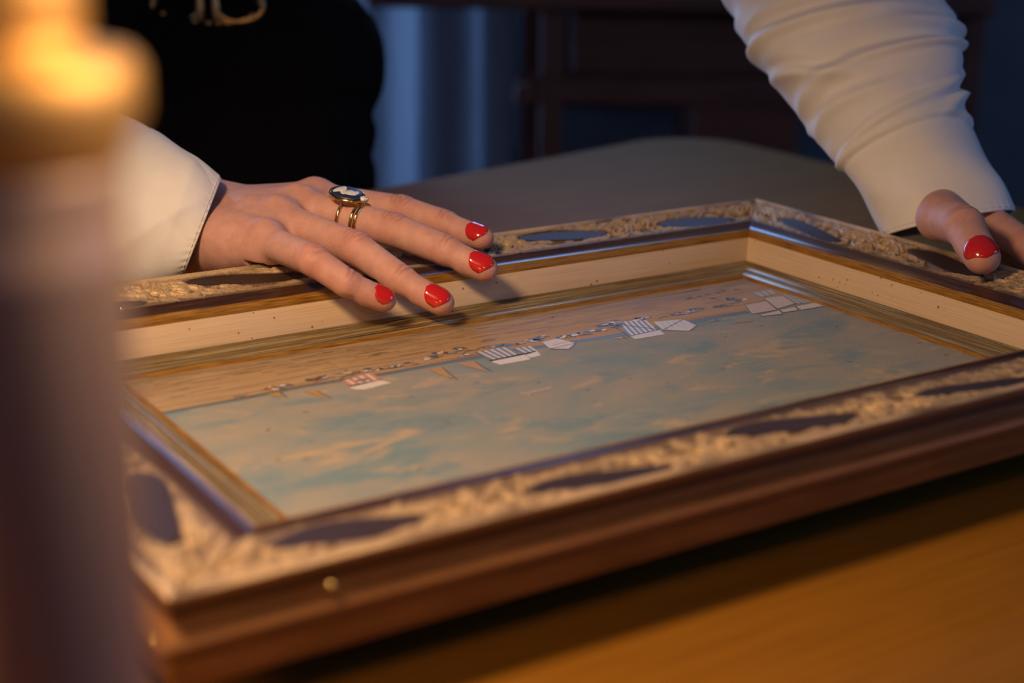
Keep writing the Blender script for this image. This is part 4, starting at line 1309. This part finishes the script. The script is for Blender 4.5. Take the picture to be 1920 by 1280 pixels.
for sx in (-1, 1):
    addt([on_buckle(sx * 0.024 + 0.0185 * math.cos(a), 0.0015 + 0.0150 * math.sin(a) * (1.0 if math.sin(a) > 0 else 0.80)) for a in np.linspace(0, 2 * PI, 36, endpoint=False)], 0.0021, True)
    addt([on_buckle(sx * 0.0060, y) for y in np.linspace(0.018, -0.012, 8)], [0.0022, 0.0030, 0.0034, 0.0028, 0.0034, 0.0030, 0.0026, 0.0020])
addt([on_buckle(x, -0.0125 + 4.5 * x * x) for x in np.linspace(-0.038, 0.038, 24)], 0.0019)
addt([on_buckle(x, 0.0175 - 3.0 * x * x) for x in np.linspace(-0.038, 0.038, 24)], 0.0019)
for x, y in ((-0.041, 0.004), (0.0405, 0.004), (-0.0105, -0.0105), (0.0105, -0.0105), (0.0, -0.0115), (0.034, -0.0055), (-0.034, -0.0055)):
    for q in range(1):
        pts = [on_buckle(x, y - 0.0022, 0.001), on_buckle(x, y - 0.0011, 0.001), on_buckle(x, y, 0.001), on_buckle(x, y + 0.0011, 0.001), on_buckle(x, y + 0.0022, 0.001)]
        addt(pts, [0.0008, 0.0026, 0.0031, 0.0026, 0.0008])
bk.free()
bo = obj('belt_buckle', np.array(bV), bF, M_BUCKLE, None, True); bo.parent = belt; bo['label'] = 'gold double-ring buckle'

# hair
hv, hf = [], []
hd = HEADC + UP * 0.03 - FRONT * 0.018
hs = bmesh.new(); bmesh.ops.create_uvsphere(hs, u_segments=32, v_segments=18, radius=1.0)
for v_ in hs.verts:
    q = np.array(v_.co); low = 1.0 if q[2] > -0.2 else 1.0 - 0.25 * (-q[2] - 0.2)
    fr = q[1]
    v_.co = Vector(hd + E * q[0] * 0.090 * low + UP * (q[2] * 0.095 - (0.05 if q[2] < -0.1 else 0)) - FRONT * (fr * 0.098 + 0.014))
ho = from_bm('hair', hs, Mat('brown_hair', (0.05, 0.03, 0.02), 0.5).m, None, True); ho.parent = person

# ------------------------------------------------------------------ rings on the middle finger
p, r, ax, n, sd = infR['middle']
a_, b_ = p[0], p[1]; fx = unit(b_ - a_); fn = unit(up_r - fx * (up_r @ fx)); fs = np.cross(fn, fx)


def finger_ring(pt, rad_extra, wd):
    """ring path hugging the skin field at a station of the finger"""
    out_ = []
    for k in range(48):
        an = 2 * PI * k / 48; d = fn * math.cos(an) + fs * math.sin(an); t = 0.0045
        for _ in range(24):
            v_ = float(fdR.at(pt + d * t)[0]); t -= v_ * 0.7
            if abs(v_) < 1e-5: break
        t = min(t, 0.0105)
        out_.append(pt + d * (t + rad_extra))
    return out_


st1 = a_ + (b_ - a_) * 0.50; st2 = a_ + (b_ - a_) * 0.66
tm = np.mean([np.linalg.norm(q - st1) for q in finger_ring(st1, 0, 0)[:3]])
cm = empty('cameo_ring', st1); tag(cm, 'gold ring with an oval black and white cameo on the middle finger', 'ring')


def local(o, par):
    o.parent = par; o.matrix_parent_inverse = Matrix.Translation(-par.location); return o


v_, f_ = tube(finger_ring(st1, 0.0004, 0), 0.0010, 8, True, 1.0); local(obj('band', v_, f_, M_YGOLD), cm)
top = st1 + fn * (tm + 0.0010)
tilt = unit(fn * 0.92 + unit(CC - top) * 0.16); bx = unit(fx - tilt * (fx @ tilt)); by = np.cross(tilt, bx)


def oval(z, ra, rb, n_=40):
    return [top + bx * ra * 1.14 * math.cos(2 * PI * k / n_) + by * 1.14 * rb * math.sin(2 * PI * k / n_) + tilt * z for k in range(n_)]


rings_ = [oval(0.0000, 0.0062, 0.0048), oval(0.0006, 0.0080, 0.0062), oval(0.0012, 0.0086, 0.0067), oval(0.0018, 0.0082, 0.0063), oval(0.0022, 0.0087, 0.0068), oval(0.0030, 0.0089, 0.0070), oval(0.0037, 0.0086, 0.0067), oval(0.0038, 0.0080, 0.0061), oval(0.0034, 0.0078, 0.0059)]
vv = np.array(rings_).reshape(-1, 3); ff = loft_faces(len(rings_), 40); ff.append(tuple(range(40))); ff.append(tuple(range((len(rings_) - 1) * 40, len(rings_) * 40)))
local(obj('bezel', vv, ff, M_YGOLD), cm)
rings_ = [oval(0.0034, 0.0079, 0.0060), oval(0.0042, 0.0077, 0.0058), oval(0.0046, 0.0066, 0.0049), oval(0.0048, 0.004, 0.003), oval(0.00485, 0.0004, 0.0003)]
vv = np.array(rings_).reshape(-1, 3); ff = loft_faces(5, 40); ff.append(tuple(range(160, 200)))
cg = local(obj('cameo', vv, ff, M_CAMB), cm); cg['label'] = 'black cameo stone with a white carved profile'
cvv, cff = [], []
for (x, y, ra, rb, h_) in ((-0.0036, 0.0006, 0.0030, 0.0036, 0.0007), (-0.0052, -0.0018, 0.0018, 0.0022, 0.0005), (0.0022, -0.0004, 0.0036, 0.0030, 0.0007), (0.0044, 0.0016, 0.0020, 0.0016, 0.0005), (-0.0006, -0.0026, 0.0022, 0.0014, 0.0005)):
    n0 = len(cvv)
    for q, (sc_, zz_) in enumerate(((1.0, 0.0), (0.9, 0.55), (0.6, 0.85), (0.05, 1.0))):
        for k in range(16):
            an = 2 * PI * k / 16; rr = 1 + 0.12 * math.sin(3 * an + x * 900)
            cvv.append(top + bx * (x + ra * sc_ * rr * math.cos(an)) + by * (y + rb * sc_ * rr * math.sin(an)) + tilt * (0.0045 + h_ * zz_))
    cff += [tuple(n0 + i for i in f1) for f1 in loft_faces(4, 16)]; cff.append(tuple(range(n0 + 48, n0 + 64)))
o = obj('profile_relief', np.array(cvv), cff, M_CAMW); o.parent = cg

dm = empty('solitaire_ring', st2); tag(dm, 'thin double-banded gold ring with a small clear stone beside the cameo ring', 'ring')
for sft in (-0.0011, 0.0013):
    v_, f_ = tube(finger_ring(st2 + fx * sft, 0.0004, 0), 0.0009, 8, True); local(obj('band', v_, f_, M_YGOLD), dm)
tm2 = np.linalg.norm(finger_ring(st2, 0, 0)[0] - st2)
t2 = st2 + fn * (tm2 + 0.0012) + fx * 0.0006
gem = [(0.0003, 0.0000), (0.0024, 0.0022), (0.0024, 0.0025), (0.0014, 0.0036), (0.0002, 0.0036)]
gv = []
for rr, zz_ in gem:
    for k in range(8): gv.append(t2 + (fx * math.cos(k * PI / 4) + fs * math.sin(k * PI / 4)) * rr + fn * zz_)
gf = loft_faces(5, 8); gf.append(tuple(range(8))); gf.append(tuple(range(32, 40)))
local(obj('stone', gv, gf, M_STONE, None, False), dm)
for k in range(4):
    d = fx * math.cos(k * PI / 2 + 0.78) + fs * math.sin(k * PI / 2 + 0.78)
    v_, f_ = tube([t2 + d * 0.0010 - fn * 0.0006, t2 + d * 0.0024 + fn * 0.0018, t2 + d * 0.0025 + fn * 0.0030], 0.00045, 6); local(obj('prong', v_, f_, M_YGOLD), dm)

# ------------------------------------------------------------------ stand with brass cap, close to the lens
LD = 0.215
ax0 = Pd(22, 320, LD)
LX, LY = float(ax0[0]), float(ax0[1])


def zat(py, px=22):
    """height on the stand's front at an image row"""
    v = ray(px, py); d_ = (np.array([LX, LY]) - CC[:2]) @ G[:2] / (v[:2] @ G[:2]); return float(CC[2] + v[2] * d_)


pxm = LD / CF
Rc, Rr, Rt = 200 * pxm, 243 * pxm, 150 * pxm
st = empty('lamp_stand', (LX, LY, TZ)); tag(st, 'out-of-focus round stand with glowing brass cap close to the camera', 'lamp stand')
SINV = Matrix.Translation((-LX, -LY, -TZ))


def spart(name, prof, mat, par=None, seg=64):
    v_, f_ = lathe(prof, seg); v_ = [(a + LX, b + LY, c_) for a, b, c_ in v_]
    o = obj(name, v_, f_, mat, None, True); o.parent = par or st; o.matrix_parent_inverse = SINV if par is None else Matrix.Identity(4)
    return o


z300, z230, z80, z475 = zat(300), zat(228), zat(95), zat(478)
spart('base', [(0.001, TZ), (0.034, TZ), (0.036, TZ + 0.003), (0.034, TZ + 0.008), (0.024, TZ + 0.013), (Rc, TZ + 0.018), (0.004, TZ + 0.0185)], M_BRASS)
spart('column', [(Rc * 0.6, TZ + 0.016), (Rc, TZ + 0.018), (Rc, z475 - 0.0016), (Rc * 1.02, z475 - 0.0008), (Rc * 1.02, z475 + 0.0006), (Rc, z475 + 0.0014), (Rc, z300 - 0.003), (Rc * 1.015, z300 - 0.0022), (Rc * 1.0, z300 - 0.0004), (Rc * 0.6, z300)], M_COLUMN)
spart('cap', [(Rc * 0.6, z300 - 0.0006), (Rc * 1.03, z300), (Rc * 1.05, z300 + 0.0018), (Rr * 0.93, z230 - 0.0010), (Rr, z230 + 0.0012), (Rr * 1.01, (z230 + z80) / 2), (Rr, z80 - 0.0022), (Rr * 0.93, z80 - 0.0006), (Rr * 0.78, z80), (Rt * 1.0, z80 + 0.0006), (Rt * 0.97, z80 + 0.0030), (Rt * 1.02, z80 + 0.0042), (Rt, z80 + 0.0110), (Rt * 0.9, z80 + 0.0170), (Rt * 0.35, z80 + 0.021)], M_BRASS)
spart('finial', [(Rt * 0.3, z80 + 0.0205), (Rt * 0.34, z80 + 0.021), (Rt * 0.34, z80 + 0.027), (Rt * 0.2, z80 + 0.030)], M_BRASS)
